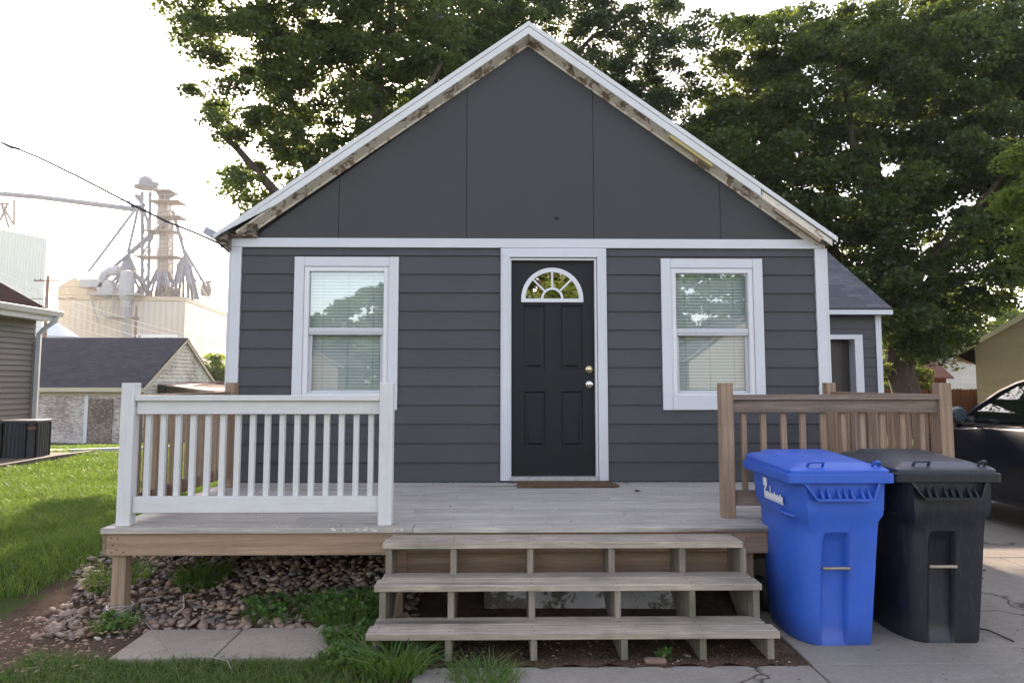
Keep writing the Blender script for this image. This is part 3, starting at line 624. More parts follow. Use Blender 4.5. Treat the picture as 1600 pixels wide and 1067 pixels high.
def bin_section(z,hw,yf,yb,notch,nw=.077,chL=.17,chR=.05,side=.0):
    """plan outline of the body at height z, front (lifting) face towards -Y"""
    P=[]; fx0,fx1=-hw*.52,hw*.92
    P+=[(-hw,yf+.30),(-hw*.985,yf+.19),(-hw*.88,yf+.10),(-hw*.72,yf+.035),(fx0,yf+.004)]
    c=-.012
    P+=[(c-nw-.018,yf),(c-nw,yf+.0+notch*.25),(c-nw+.012,yf+notch),(c+nw-.012,yf+notch),(c+nw,yf+notch*.25),(c+nw+.018,yf)]
    P+=[(hw*.93,yf+.003),(hw,yf+.05),(hw,yf+.30)]
    P+=[(hw*.98,yb-.12),(hw*.86,yb-.02),(hw*.6,yb),(-hw*.6,yb),(-hw*.86,yb-.02),(-hw*.98,yb-.12)]
    return [(x,y,z) for x,y in P]
def make_bin(name,loc,label,col,lidcol,metal,rot=0):
    B=thing(name,label,'trash bin',loc)
    lv=[(.0,.212,.040,.60,.0,),(.02,.220,.030,.61,.03),(.10,.223,.028,.64,.05),(.40,.236,.020,.70,.055),(.58,.244,.016,.735,.058),(.625,.246,.015,.74,.03),(.655,.248,.014,.745,.002),(.715,.252,.012,.75,0),(.755,.275,-.002,.77,0),(.80,.282,-.004,.775,0),(.945,.290,-.008,.785,0)]
    V=[];f=[]
    for z,hw,yf,yb,nt_ in lv:
        s=bin_section(z,hw,yf,yb,nt_); 
        if z>.7:   # wide shoulder: pull the rounded corner outwards
            k=.55 if z<.73 else .85; s=[(x if abs(x)<.2 else x, y-(k*.06 if (x<-hw*.6 and y<yf+.12) else 0), zz) for x,y,zz in s]
        s=[(x-.034*max(0,(.75-z)/.75),y,zz) for x,y,zz in s]; V+=s
    n=len(s)
    for i in range(len(lv)-1):
        for k in range(n): k2=(k+1)%n; f.append((i*n+k,i*n+k2,(i+1)*n+k2,(i+1)*n+k))
    f+=[tuple(range(n))[::-1],tuple((len(lv)-1)*n+k for k in range(n))]
    mb=MB(); mb.add([Vector(p)+Vector(loc) for p in V],f)
    X,Y,Z=loc; body=part('body',mb,col,B,smooth=True); 
    def loc_(pts): return [(p[0]+X,p[1]+Y,p[2]+Z) for p in pts]
    def rr(x0,x1,y0,y1,r,n=5):
        o=[]
        for cx_,cy_,a0 in ((x1-r,y1-r,0),(x0+r,y1-r,90),(x0+r,y0+r,180),(x1-r,y0+r,270)):
            for k in range(n+1): t=R(a0+90*k/n); o.append((cx_+r*math.cos(t),cy_+r*math.sin(t)))
        return o
    # rim
    mb=MB(); pl=[(x+X,y+Y) for x,y in rr(-.318,.318,-.045,.80,.03)]; mb.prism(pl,2,Z+.945,Z+1.0)
    part('rim',mb,col,B,bevel=.006)
    # lift pocket below the rim
    lp_=lambda pts: loc_([(p[0]-.035,p[1],.945-(.945-p[2])*1.25) for p in pts])
    mb=MB()
    mb.add(lp_([(-.155,-.045,.945),(.245,-.045,.945),(.215,-.035,.872),(-.115,-.035,.872),(-.155,.0,.945),(.245,.0,.945),(.215,.01,.872),(-.115,.01,.872)]),[(4,5,6,7)])
    mb.add(lp_([(-.118,-.052,.876),(.218,-.052,.876),(.218,-.052,.864),(-.118,-.052,.864),(-.118,.01,.876),(.218,.01,.876),(.218,.01,.864),(-.118,.01,.864)]),[(0,3,2,1),(0,1,5,4),(3,7,6,2),(0,4,7,3),(1,2,6,5),(4,5,6,7)])
    for gx in (-.085,-.045,.015,.055,.095,.155,.195):
        mb.add(lp_([(gx-.003,-.05,.878),(gx-.003,.01,.878),(gx-.003,.01,.94),(gx+.003+.010,-.05,.878),(gx+.003,.01,.878),(gx+.003,.01,.94)]),[(0,1,2),(5,4,3),(0,2,5,3)])
    mb.add(lp_([(-.19,-.04,.945),(-.115,-.05,.865),(-.115,.01,.865),(-.19,.01,.945),(-.175,-.04,.945),(-.105,-.05,.865),(-.105,.01,.865),(-.175,.01,.945)]),[(0,1,2,3),(7,6,5,4),(0,4,5,1),(1,5,6,2)])
    mb.add(lp_([(.265,-.04,.945),(.22,-.05,.865),(.22,.01,.865),(.265,.01,.945),(.252,-.04,.945),(.21,-.05,.865),(.21,.01,.865),(.252,.01,.945)]),[(0,3,2,1),(7,4,5,6),(0,1,5,4),(1,2,6,5)])
    part('lift_pocket',mb,col,body)
    # lid: domed with raised centre
    def ringz(x0,x1,y0,y1,r,z0,z1): return [(x+X,y+Y,Z+z0+(z1-z0)*(y-y0)/(y1-y0)) for x,y in rr(x0,x1,y0,y1,r)]
    rings=[ringz(-.300,.300,-.035,.80,.04,1.0,1.0),ringz(-.300,.300,-.035,.80,.04,1.018,1.035),ringz(-.285,.285,-.018,.78,.05,1.032,1.052),ringz(-.235,.235,.03,.72,.05,1.037,1.060),ringz(-.215,.215,.05,.70,.05,1.052,1.080),ringz(-.15,.15,.12,.6,.05,1.056,1.088)]
    mb=MB(); n=len(rings[0]); vs=sum(rings,[]); f=[]
    for i in range(len(rings)-1):
        for k in range(n): k2=(k+1)%n; f.append((i*n+k,i*n+k2,(i+1)*n+k2,(i+1)*n+k))
    f+=[tuple(range(n))[::-1],tuple((len(rings)-1)*n+k for k in range(n))]; mb.add(vs,f); L=part('lid',mb,lidcol,B,smooth=True)
    for hx in (-.13,.235):
        mb=MB(); w=.045 if hx<0 else .018
        mb.tube(loc_([(hx-w,.03,1.035),(hx-w,.01,1.058),(hx-w+.01,-.002,1.066),(hx+w-.01,-.002,1.066),(hx+w,.01,1.058),(hx+w,.03,1.035)]),.0085,8); part('lid_handle',mb,lidcol,L,smooth=True)
    mb=MB(); mb.tube(loc_([(-.025-.080,.022,.445),(-.025+.080,.022,.445)]),.0095,10); part('lift_bar',mb,metal,B,smooth=True)
    mb=MB(); mb.tube(loc_([(-.24,.80,.98),(-.24,.86,1.0),(.24,.86,1.0),(.24,.80,.98)]),.014,8); part('push_handle',mb,col,B,smooth=True)
    for sx in (-.255,.225):
        mb=MB(); mb.lathe([(.05,0),(.10,.0),(.115,.01),(.115,.04),(.10,.05),(.05,.05)],(X+sx-.01,Y+.72,Z+.115),20,'X'); part('wheel',mb,m_plain('bin_wheel',(.02,.02,.02),.6,.1),B,smooth=True)
    # dark undercut crease on the left flank
    mb=MB(); mb.tube(loc_([(-.283,.24,.752),(-.275,.17,.745),(-.25,.10,.737),(-.17,.03,.727)]),[.003,.009,.009,.002],6); part('body_crease',mb,col,body,smooth=True)
    if rot: B.rotation_euler=(0,0,R(rot))
    return B
M_blue=m_bin('blue_plastic',(.018,.100,.46),.42); M_bbin=m_bin('black_plastic',(.009,.010,.015),.45); M_glid=m_bin('grey_lid_plastic',(.035,.042,.050),.40)
b1=make_bin('trash_bin',(2.015,-2.695,GZ),'bright blue wheeled bin with white stamped logo, beside the wooden steps',M_blue,M_blue,m_plain('worn_bar',(.28,.26,.2),.5,.3,30,.5,.5))
mb=MB(); sx=2.015-.294   # stamped mark and row of letters on the left flank (too small to read in the photo)
def q(y0,y1,z0,z1): 
    k=lambda z:-(.282+(z-.80)*.055)+2.015-.003
    mb.add([(k(z0),y1,z0),(k(z0),y0,z0),(k(z1),y0,z1),(k(z1),y1,z1)],[(0,1,2,3)])
yy=-2.02
q(-2.305,-2.235,.885,.935); q(-2.285,-2.255,.865,.884); q(-2.360,-2.347,.85,.895); q(-2.365,-2.342,.845,.872)
q(-2.565,-2.235,.806,.812)
for k in range(13):
    y=-2.24-k*.0245; h=[.05,.036,.04,.034,.052,.034,.036,.05,.034,.04,.034,.046,.036][k]
    q(y-.022,y,.815,.815+h)
o=part('stamped_logo',mb,m_plain('white_print',(.72,.72,.74),.5,.1),b1)
b2=make_bin('trash_bin',(2.67,-2.665,GZ),'black wheeled bin with grey lid, between the blue bin and the parked car',M_bbin,M_glid,m_plain('rusty_bar',(.36,.30,.22),.6,.4,30,.5,.3),rot=-1.5)
# ---------------------------------------------------------------- CAR
CX_=6.2; car=thing('parked_car','dark navy car parked on the driveway at the right edge, behind the black bin','car',(CX_,.6,GZ))
t=NT('navy_paint'); t.col((.003,.0045,.012)); t.rough(.35,.3); t.b.inputs['Coat Weight'].default_value=.5; t.b.inputs['Coat Roughness'].default_value=.04
M_car=t.m
def cs(y,zb,zt,w,wt,zm=.62):
    return [(-.5*w,y,zb),(-.93*w,y,zb+.05),(-w,y,zb+.28 if zt>.7 else zb+.2),(-w*.995,y,zt-.22),(-w*.965,y,zt-.045),(-wt,y,zt),(-wt*.5,y,zt+.035),(0,y,zt+.045)]
stn=[(-1.90,.45,.80,.62,.50),(-1.84,.32,1.02,.80,.70),(-1.6,.24,1.12,.87,.80),(-1.0,.22,1.11,.905,.84),(0,.21,1.085,.91,.85),(.9,.21,1.06,.905,.84),(1.35,.22,1.03,.90,.80),(1.9,.24,.95,.87,.74),(2.25,.26,.86,.78,.62),(2.42,.34,.70,.62,.48),(2.47,.42,.62,.45,.36)]
mb=MB(); vs=[]; 
for y,zb,zt,w,wt in stn:
    L_=cs(y+.3,zb,zt,w,wt); ring_=L_+[(-p[0],p[1],p[2]) for p in L_[-2::-1]]; vs+=[(p[0]+CX_,p[1],p[2]+GZ) for p in ring_]
n=15; f=[]
for i in range(len(stn)-1):
    for k in range(n): k2=(k+1)%n; f.append((i*n+k,i*n+k2,(i+1)*n+k2,(i+1)*n+k))
f+=[tuple(range(n))[::-1],tuple((len(stn)-1)*n+k for k in range(n))]; mb.add(vs,f)
body=part('body',mb,M_car,car,smooth=True)
# greenhouse: roof, pillars, panes
bl=lambda y:1.075+(-.015*(y)) ; 
gh_b=[(1.58,1.05),(1.02,1.075),(.05,1.085),(-1.0,1.10),(-1.62,1.12)]       # belt line y,z
gh_t=[(.72,1.545),(.42,1.60),(-.25,1.635),(-.95,1.61),(-1.30,1.54)]        # roof edge y,z
wb,wt_=.845,.66
mb=MB()
prof=[(.78,1.525),(.42,1.60),(-.25,1.64),(-.95,1.615),(-1.38,1.53)]
vs=[]
for y,z in prof:
    for x,dz in ((-wt_-.015,-.03),(-wt_*.9,.0),(-wt_*.5,.03),(0,.04),(wt_*.5,.03),(wt_*.9,0),(wt_+.015,-.03)): vs.append((CX_+x,y,z+dz+GZ))
f=[]
for i in range(4):
    for k in range(6): f.append((i*7+k,i*7+k+1,(i+1)*7+k+1,(i+1)*7+k))
mb.add(vs,f)
for s in (-1,1):
    P=lambda y,z,w: (CX_+s*w,y,z+GZ)
    mb.tube([P(1.62,1.04,.80),P(1.25,1.26,.765),P(.95,1.43,.71),P(.72,1.52,.675),P(.42,1.585,.665),P(-.25,1.615,.66),P(-.95,1.59,.66),P(-1.38,1.50,.67),P(-1.70,1.12,.80)],[.035,.034,.032,.03,.028,.028,.03,.05,.06],8)
    mb.bar(P(-.02,1.08,.845),P(-.12,1.60,.665),.09,.03,up=(1,0,0))
part('roof',mb,M_car,car,smooth=True)
M_cg=m_glass('car_glass',.07,(.16,.25,.21))
for s in (-1,1):
    P=lambda y,z,w: (CX_+s*w,y,z+GZ)
    for nm,pl in (('front',[(1.50,1.07,.838),(.0,1.09,.838),(-.09,1.585,.672),(.42,1.575,.672),(.72,1.50,.69),(1.1,1.31,.75)]),('rear',[(-.08,1.09,.838),(-1.45,1.11,.83),(-1.22,1.47,.69),(-.95,1.575,.672),(-.17,1.595,.672)])):
        mb=MB(); mb.add([P(*p) for p in pl],[tuple(range(len(pl)))]); part('side_window',mb,M_cg,car)
    mb=MB(); mb.bar(P(1.45,1.068,.862),P(-1.5,1.12,.86),.012,.014); part('belt_trim',mb,M_metal,body)
    mb=MB(); mb.tube([P(1.28,1.10,.86),P(1.25,1.14,.93)],.02,6)
    mb.lathe([(.02,-.05),(.075,-.045),(.10,.0),(.095,.05),(.03,.09)],(CX_+s*1.02,1.24,GZ+1.17),12,'Y'); part('side_mirror',mb,m_plain('mirror_shell',(.03,.045,.05),.25,.1,5,.5),car,smooth=True)
    mb=MB(); mb.tube([P(.16,.93,.912),P(.13,.94,.945),P(-.03,.945,.945),P(-.06,.935,.912)],.011,8); part('door_handle',mb,M_car,body,smooth=True)
    mb=MB(); mb.bar(P(.02,.32,.918),P(.0,1.07,.87),.008,.006); mb.bar(P(1.13,.32,.913),P(1.15,1.05,.865),.008,.006); mb.bar(P(1.15,.30,.915),P(-.02,.30,.915),.008,.008); part('door_seam',mb,M_dark,body)
    for y in (1.78,-1.0):
        mb=MB(); mb.lathe([(.15,-.10),(.33,-.10),(.35,-.06),(.35,.08),(.33,.11),(.2,.11)],(CX_+s*.82,y,GZ+.345),24,'X'); wh=part('wheel',mb,m_plain('tyre',(.02,.02,.02),.8,.1),car,smooth=True)
        mb=MB(); mb.lathe([(.03,0),(.05,.012),(.21,.004),(.215,-.02)],(CX_+s*.935 ,y,GZ+.345),10,'X'); part('rim',mb,m_plain('dark_alloy',(.06,.06,.065),.4,.1,5,.5,.6),wh,smooth=True)
        mb=MB(); mb.lathe([(.39,.0),(.40,.02),(.385,.025)],(CX_+s*.885-(.02 if s>0 else 0),y,GZ+.36),24,'X'); part('wheel_arch',mb,M_dark,body)
mb=MB(); mb.add([(CX_-.78,1.60,1.07),(CX_+.78,1.60,1.07),(CX_+.66,.78,1.52),(CX_-.66,.78,1.52)],[(0,1,2,3)]); part('windscreen',mb,M_cg,car)
mb=MB(); mb.add([(CX_-.75,-1.72,1.13),(CX_+.75,-1.72,1.13),(CX_+.64,-1.40,1.5),(CX_-.64,-1.40,1.5)],[(0,1,2,3)]); part('rear_window',mb,M_cg,car)
mb=MB(); mb.box(CX_-.7,CX_+.7,.85,1.5,1.0,1.13)
for s in (-1,1):
    mb.box(CX_+s*.38-.24,CX_+s*.38+.24,-.35,-.2,.9,1.36)
    mb.box(CX_+s*.38-.12,CX_+s*.38+.12,-.36,-.26,1.36,1.52)
part('seat',mb,m_plain('dark_interior',(.03,.03,.03),.7,.1),car,bevel=.02)
mb=MB(); pts=[(CX_-.38+.19*math.cos(a),.62+.06*math.sin(a),1.13+.18*math.sin(a)) for a in np.linspace(0,2*math.pi,21)]; mb.tube(pts,.016,8); mb.tube([(CX_-.57,.62,1.13),(CX_-.19,.62,1.13)],.02,6); part('steering_wheel',mb,M_dark,car,smooth=True)
mb=MB(); mb.box(CX_-.35,CX_+.35,-1.625,-1.615,.55,.7); part('number_plate',mb,M_white,body)
# ---------------------------------------------------------------- generic building
def gable_house(name,label,cat,x0,x1,y0,y1,z0,ze,zr,ridge,wallmat,roofmat,trim,lap=.11,ov=.35,th=.12,lapped=True,parent=None):
    Hh=parent or thing(name,label,cat,((x0+x1)/2,(y0+y1)/2,z0)); mb=MB()
    mb.box(x0,x1,y0,y1,z0-.2,ze)
    if ridge=='x': yc=(y0+y1)/2; mb.prism([(y0,ze+.001),(y1,ze+.001),(yc,zr-.1)],0,x0+.002,x1-.002)
    else: xc=(x0+x1)/2; mb.prism([(x0,ze+.001),(x1,ze+.001),(xc,zr-.1)],1,y0+.002,y1-.002)
    part('wall',mb,wallmat,Hh)
    if lapped:
        mb=MB()
        def gt(a0,a1,slope=True):
            c=(a0+a1)/2
            def f(z):
                if z<=ze: return (a0,a1)
                k=(z-ze)/(zr-.1-ze)
                return (a0+(c-a0)*k,a1-(a1-c)*k) if k<.98 else None
            return f
        siding(mb,(0,y0-.004,0),(1,0,0),(0,-1,0),x0,x1,z0+.25,(zr-.15) if ridge=='y' else ze,lap,top=gt(x0,x1) if ridge=='y' else None,out=.024)
        siding(mb,(x1+.004,0,0),(0,1,0),(1,0,0),y0,y1,z0+.25,(zr-.15) if ridge=='x' else ze,lap,top=gt(y0,y1) if ridge=='x' else None,out=.026)
        siding(mb,(x0-.004,0,0),(0,1,0),(-1,0,0),y0,y1,z0+.25,ze,lap,out=.012)
        part('siding',mb,wallmat,Hh)
    mb=MB()
    if ridge=='x':
        k=(zr-ze)/((y1-y0)/2); e=ze-k*ov+.05
        mb.slab((x0-ov,y0-ov,e),(x1+ov,y0-ov,e),(x1+ov,yc,zr),(x0-ov,yc,zr),th); mb.slab((x1+ov,y1+ov,e),(x0-ov,y1+ov,e),(x0-ov,yc,zr),(x1+ov,yc,zr),th)
        r=part('roof',mb,roofmat,Hh); mb=MB(); mb.box(x0-ov,x1+ov,y0-ov-.03,y0-ov-.002,e-.17,e-.01); mb.box(x0-ov,x1+ov,y1+ov+.002,y1+ov+.03,e-.17,e-.01)
        for xx in (x0-ov-.025,x1+ov+.002):
            for s in (-1,1): mb.bar((xx+.012,yc+s*.0,zr-.09),(xx+.012,yc+s*((y1-y0)/2+ov),e-.09),.022,.15)
        mb.box(x0-ov,x1+ov,y0-ov,y0,e-.16,e-.15)
    else:
        k=(zr-ze)/((x1-x0)/2); e=ze-k*ov+.05
        mb.slab((x0-ov,y1+ov,e),(x0-ov,y0-ov,e),(xc,y0-ov,zr),(xc,y1+ov,zr),th); mb.slab((x1+ov,y0-ov,e),(x1+ov,y1+ov,e),(xc,y1+ov,zr),(xc,y0-ov,zr),th)
        r=part('roof',mb,roofmat,Hh); mb=MB(); mb.box(x1+ov+.002,x1+ov+.03,y0-ov,y1+ov,e-.17,e-.01); mb.box(x0-ov-.03,x0-ov-.002,y0-ov,y1+ov,e-.17,e-.01)
        for yy in (y0-ov-.025,y1+ov+.002):
            for s in (-1,1): mb.bar((xc,yy+.012,zr-.09),(xc+s*((x1-x0)/2+ov),yy+.012,e-.09),.022,.15)
        mb.box(x1,x1+ov,y0-ov,y1+ov,e-.16,e-.15)
    part('fascia',mb,trim,r); return Hh
# neighbour house left
M_taupe=m_siding('taupe_vinyl',(.155,.14,.125),bump=.08)
NH=gable_house('neighbor_house','taupe vinyl sided house at the left edge with brown shingle roof and white gutter','house',-19,-9.2,-4.5,7.75,.2,3.02,5.75,'y',M_taupe,M_shingB,M_alu,lap=.104,ov=.26)
mb=MB(); mb.prism([(-8.935,2.86),(-8.85,2.86),(-8.82,2.96),(-8.835,2.97),(-8.935,2.97)],1,-4.8,8.06); part('gutter',mb,M_alu,NH)
mb=MB(); mb.tube([(-8.88,7.93,2.87),(-8.89,7.9,2.78),(-9.05,7.82,2.62),(-9.13,7.78,2.5),(-9.13,7.78,.35),(-9.0,7.8,.25)],.055,4); part('downspout',mb,m_plain('pale_downspout',(.42,.45,.45),.4,.1),NH)
mb=MB(); mb.box(-9.25,-9.17,-4.5,7.75,.0,.44); part('foundation',mb,M_conc2,NH)
mb=MB(); mb.box(-9.24,-9.165,7.68,7.78,.44,2.35); part('corner_trim',mb,M_taupe,NH)
mb=MB(); mb.bar((-8.6,8.1,T(-8.6,8.1)+.05),(-6.9,9.3,T(-7.2,9.3)+.10),.11,.08); solo('drain_pipe',mb,M_alu,'white downspout extension lying in the grass behind the air conditioner','drain pipe',(-8.0,8.4,.2))
mb=MB(); pts=[(-7.4,1.0),(-7.36,4.0),(-7.4,5.6),(-7.5,6.9)]
for a_,b_ in zip(pts[:-1],pts[1:]): mb.bar((a_[0],a_[1],T(*a_)+.04),(b_[0],b_[1],T(*b_)+.04),.10,.10)
solo('landscape_edging',mb,m_wood('edging_timber',(.13,.11,.09),(.2,.17,.14),1),'low grey timber edging between the lawn and the air conditioner bed','edging',(-8,4,.2))
mb=MB(); 
for i in range(20): y0=1+i*.35; mb.add([(-9.2,y0,T(-9.2,y0)+.03),(-7.44,y0,T(-7.44,y0)+.03),(-7.44,y0+.35,T(-7.44,y0+.35)+.03),(-9.2,y0+.35,T(-9.2,y0+.35)+.03)],[(0,1,2,3)])
struct('gravel_border',mb,m_plain('grey_gravel',(.15,.12,.10),.9,.5,14,.2,0,.8,30))
AC=thing('air_conditioner','dark grey finned air conditioner unit standing beside the taupe house','air conditioner',(-8.0,6.0,.2))
ax0,ay0,az0=-8.18,6.0,.235; hw=.31
mb=MB(); mb.box(ax0-.5,ax0+.5,ay0-.5,ay0+.5,az0-.06,az0-.001); part('pad',mb,M_conc2,AC)
M_ac=m_plain('ac_grey',(.055,.065,.072),.45,.15,3,.5)
def octo(h,c): return [(ax0-h+c,ay0-h),(ax0+h-c,ay0-h),(ax0+h,ay0-h+c),(ax0+h,ay0+h-c),(ax0+h-c,ay0+h),(ax0-h+c,ay0+h),(ax0-h,ay0+h-c),(ax0-h,ay0-h+c)]
mb=MB(); mb.prism(octo(hw-.03,.1),2,az0+.03,az0+.62); part('cabinet',mb,M_ac,AC)
mb=MB(); mb.prism(octo(hw,.1),2,az0+.621,az0+.67); part('top_cover',mb,M_ac,AC,bevel=.012)
mb=MB(); mb.prism(octo(hw,.1),2,az0,az0+.05); part('base',mb,M_ac,AC)
mb=MB(); P_=octo(hw-.008,.1)
for A,B in zip(P_,P_[1:]+P_[:1]):
    L_=math.dist(A,B); m=max(1,int(L_/.06))
    for k in range(m+1):
        t=k/m; x=A[0]+(B[0]-A[0])*t; y=A[1]+(B[1]-A[1])*t; mb.box(x-.009,x+.009,y-.009,y+.009,az0+.05,az0+.62)
part('louver',mb,M_ac,AC)
mb=MB(); mb.box(ax0+.22,ax0+.36,ay0-hw-.006,ay0-hw+.0,az0+.52,az0+.56); part('badge',mb,m_plain('reddish_badge',(.25,.10,.07),.4,.1),AC)
# garage far left
GX,GY,GZ0=-14.6,23.85,-.94
M_peelw=m_peel('peeling_white_wall',(.62,.58,.54),(.28,.22,.21),.50,sc=.8,zs=7); M_peelg=m_peel('peeling_cream_gable',(.55,.56,.48),(.20,.19,.15),.47,sc=.9,zs=6)
G=thing('garage','old garage with peeling white paint and a grey shingle roof, below the grain elevator','garage',(GX-5,GY+3,GZ0))
mb=MB(); mb.box(GX-13,GX-.02,GY+.02,GY+7.6,GZ0-.2,1.42); part('wall',mb,M_peelw,G)
mb=siding(MB(),(GX,0,0),(0,1,0),(1,0,0),GY,GY+7.7,GZ0,3.45,.17,top=lambda z:(GY,GY+7.7) if z<=1.42 else ((GY+(z-1.42)/2.1*3.85,GY+7.7-(z-1.42)/2.1*3.85) if z<3.48 else None),out=.04)
mb.prism([(GY,GZ0),(GY+7.7,GZ0),(GY+7.7,1.42),(GY+3.85,3.5),(GY,1.42)],0,GX-.06,GX-.01); part('gable_wall',mb,M_peelg,G,label='cream gable end with paint flaking off the boards')
mb=MB(); mb.slab((GX-13,GY-.3,1.34),(GX+.12,GY-.3,1.34),(GX+.12,GY+3.85,3.6),(GX-13,GY+3.85,3.6),.06); mb.slab((GX+.12,GY+8.0,1.34),(GX-13,GY+8,1.34),(GX-13,GY+3.85,3.6),(GX+.12,GY+3.85,3.6),.06); GR=part('roof',mb,M_shingD,G)
mb=MB(); mb.box(GX-13,GX+.12,GY-.34,GY-.29,1.16,1.33); mb.box(GX-13,GX,GY-.01,GY+.015,1.0,1.15)
for s in (-1,1): mb.bar((GX+.1,GY+3.85,3.50),(GX+.1,GY+3.85+s*4.15,1.22),.04,.16)
part('eave_board',mb,m_peel('peeling_cream_eave',(.55,.50,.38),(.22,.17,.12),.42,sc=2),GR)
mb=MB(); mb.box(GX-2.35,GX-2.2,GY-.04,GY+.018,GZ0,1.0); part('door_frame',mb,M_trimZ,G)
mb=MB(); mb.box(GX-2.19,GX-1.21,GY-.012,GY+.015,GZ0,.87); part('door',mb,m_peel('peeling_brown_door',(.30,.26,.22),(.14,.10,.08),.5,sc=2.2,zs=1.2),G)
mb=MB(); mb.slab((GX+2.6,GY+1.2,1.12),(GX+2.6,GY+6,1.18),(GX+.03,GY+6,1.55),(GX+.03,GY+1.2,1.5),.05); mb.box(GX+.05,GX+2.4,GY+1.35,GY+5.8,GZ0,1.08)
for i in range(7): mb.bar((GX+1.4+.12*i,GY+1.3+i*.1,1.4+.03*i),(GX+2.6,GY+1.6+i*.5,1.30+.03*i),.12,.03)
part('lean_to',mb,m_peel('rusty_tin',(.40,.34,.30),(.24,.14,.10),.5,sc=1.5),G)
mb=MB(); mb.box(GX+.02,GX+.06,GY+1.2,GY+2.0,.75,1.4) ; part('window',mb,M_dark,G)
# ---------------------------------------------------------------- far industrial
def PX(px,py,d):   # point at distance d in front of the facade-parallel plane, from the survey of the photo
    fw=Vector((math.sin(-YAW)*math.cos(PITCH),math.cos(YAW)*math.cos(PITCH),math.sin(PITCH))); rt=Vector((math.cos(YAW),math.sin(YAW),0)); up=rt.cross(fw)
    r=fw+rt*((px-800)/F)+up*((597-F*math.tan(PITCH)-py)/F); t_=d/r.y; return (r.x*t_,d-7.15,1.55+r.z*t_)
M_el=m_ribs('pale_corrugated',(.46,.42,.38),1.1,.6,(.50,.38,.20)); M_st=m_plain('galvanised',(.12,.145,.18),.5,.2,1.5,.4,.0); M_rust=m_plain('rusty_platform',(.20,.165,.14),.7,.25,1.2); M_tank=m_ribs('pale_leg_casing',(.28,.265,.25),.8,.5,(.40,.28,.15))
E_=thing('grain_elevator','tall pale grain elevator with grey spouts, cones and a domed head, above the garage','grain elevator',PX(230,650,150))
c7=math.cos(R(7)); s7=math.sin(R(7)); x0,y0,zt=PX(290,464,150)
def EB(u,v,z): return (x0+u*c7-v*s7, y0+u*s7+v*c7, z)
def ebox(mb,u0,u1,v0,v1,z0,z1):
    mb.add([EB(u0,v0,z0),EB(u1,v0,z0),EB(u1,v1,z0),EB(u0,v1,z0),EB(u0,v0,z1),EB(u1,v0,z1),EB(u1,v1,z1),EB(u0,v1,z1)],[(0,3,2,1),(4,5,6,7),(0,1,5,4),(1,2,6,5),(2,3,7,6),(3,0,4,7)])
mb=MB(); ebox(mb,-23.8,0,0,40,-4,zt-.9); part('storage_block',mb,M_el,E_)
mb=MB(); ebox(mb,-23.9,.15,-.2,40.1,zt-.85,zt); ebox(mb,-23.9,-18.5,-.1,6,zt+.05,zt+1.6)
mb.add([EB(-23.9,-.1,zt+1.65),EB(-18,-.1,zt+1.65),EB(-21,-.1,zt+3.6),EB(-23.9,6,zt+1.65),EB(-18,6,zt+1.65),EB(-21,6,zt+3.6)],[(0,1,2),(5,4,3),(0,2,5,3),(1,4,5,2)])
part('parapet',mb,m_plain('cream_flashing',(.42,.35,.26),.6,.2,1),E_)
def L(mb,a,b,r,d0=152,d1=None,n=6): mb.tube([PX(a[0],a[1],d0),PX(b[0],b[1],d1 or d0)],r,n)
mb=MB()
for a_,b_,r in [((138,425),(217,320),.28),((217,320),(200,395),.33),((222,300),(222,470),.42),((235,300),(231,470),.36),((204,395),(262,345),.5),((160,432),(204,395),.34),((270,330),(289,398),.36),((289,392),(322,448),.3),((217,305),(232,350),.3),((188,330),(183,420),.12),((230,345),(235,395),.25),((213,305),(226,322),.5)]: L(mb,a_,b_,r)
for a_,b_,r in [((217,320),(222,345),.2),((222,345),(228,330),.12),((222,370),(231,350),.12),((222,390),(231,370),.12),((222,410),(231,390),.12),((222,430),(231,410),.12),((240,370),(222,398),.2),((272,345),(300,402),.14),((168,466),(200,430),.3),((206,470),(232,430),.3),((262,440),(284,470),.3),((244,470),(262,430),.3),((300,430),(322,462),.16),((150,452),(172,470),.2)]: L(mb,a_,b_,r)
part('spout',mb,M_st,E_)
mb=MB()
for (cx_,ty,by,w,d_) in ((200,396,421,13.5,153),(288,398,415,12,153),(253,408,425,12,158)):
    c_=PX(cx_,by,d_); h=(by-ty)/7.77; mb=MB(); mb.lathe([(.2,h),(w/7.77,0),(w/7.77,-.5),(w/7.77-.4,-.55)],c_,20); part('distributor_cone',mb,M_st,E_)
for cx_,by,xs_,yb_ in ((200,424,(160,172,183,192,210,221,232,238),466),(288,416,(266,272,279,286,295,301,306,310),468),(253,425,(226,234,243,250,259,268,276,282),468)):
    mb=MB()
    for i,xe in enumerate(xs_): 
        k=(i-3.5)/3.5; mb.tube([PX(cx_+k*9,by,153-1.5*(i%3)),PX(cx_+(xe-cx_)*.75,(by+yb_)/2+2,153-3*(i%3)),PX(xe,yb_,153-2*(i%2))],.3,6)
    part('spout_fan',mb,M_st,E_)
mb=MB(); xa,ya,za=PX(258,470,151)
for (a_,w_,z0_,z1_) in ((258,10,470,352),(257,8,352,316),(256,5.5,316,304)): 
    p0=PX(a_-w_,z0_,154); p1=PX(a_+w_,z1_,154); mb.box(p0[0],p1[0],p0[1]-1.2,p0[1]+1.2,p0[2],p1[2])
part('leg_tower',mb,M_tank,E_)
mb=MB()
for x_ in (246,262,270): L(mb,(x_,330),(x_,468),.14,150.5)
for y_ in range(325,468,7): L(mb,(246,y_),(262,y_),.09,150.4); 
for y_ in range(318,468,14): L(mb,(262,y_),(270,y_+7),.09,150.4); L(mb,(270,y_+7),(262,y_+14),.09,150.4)
part('ladder_cage',mb,M_rust,E_)
mb=MB()
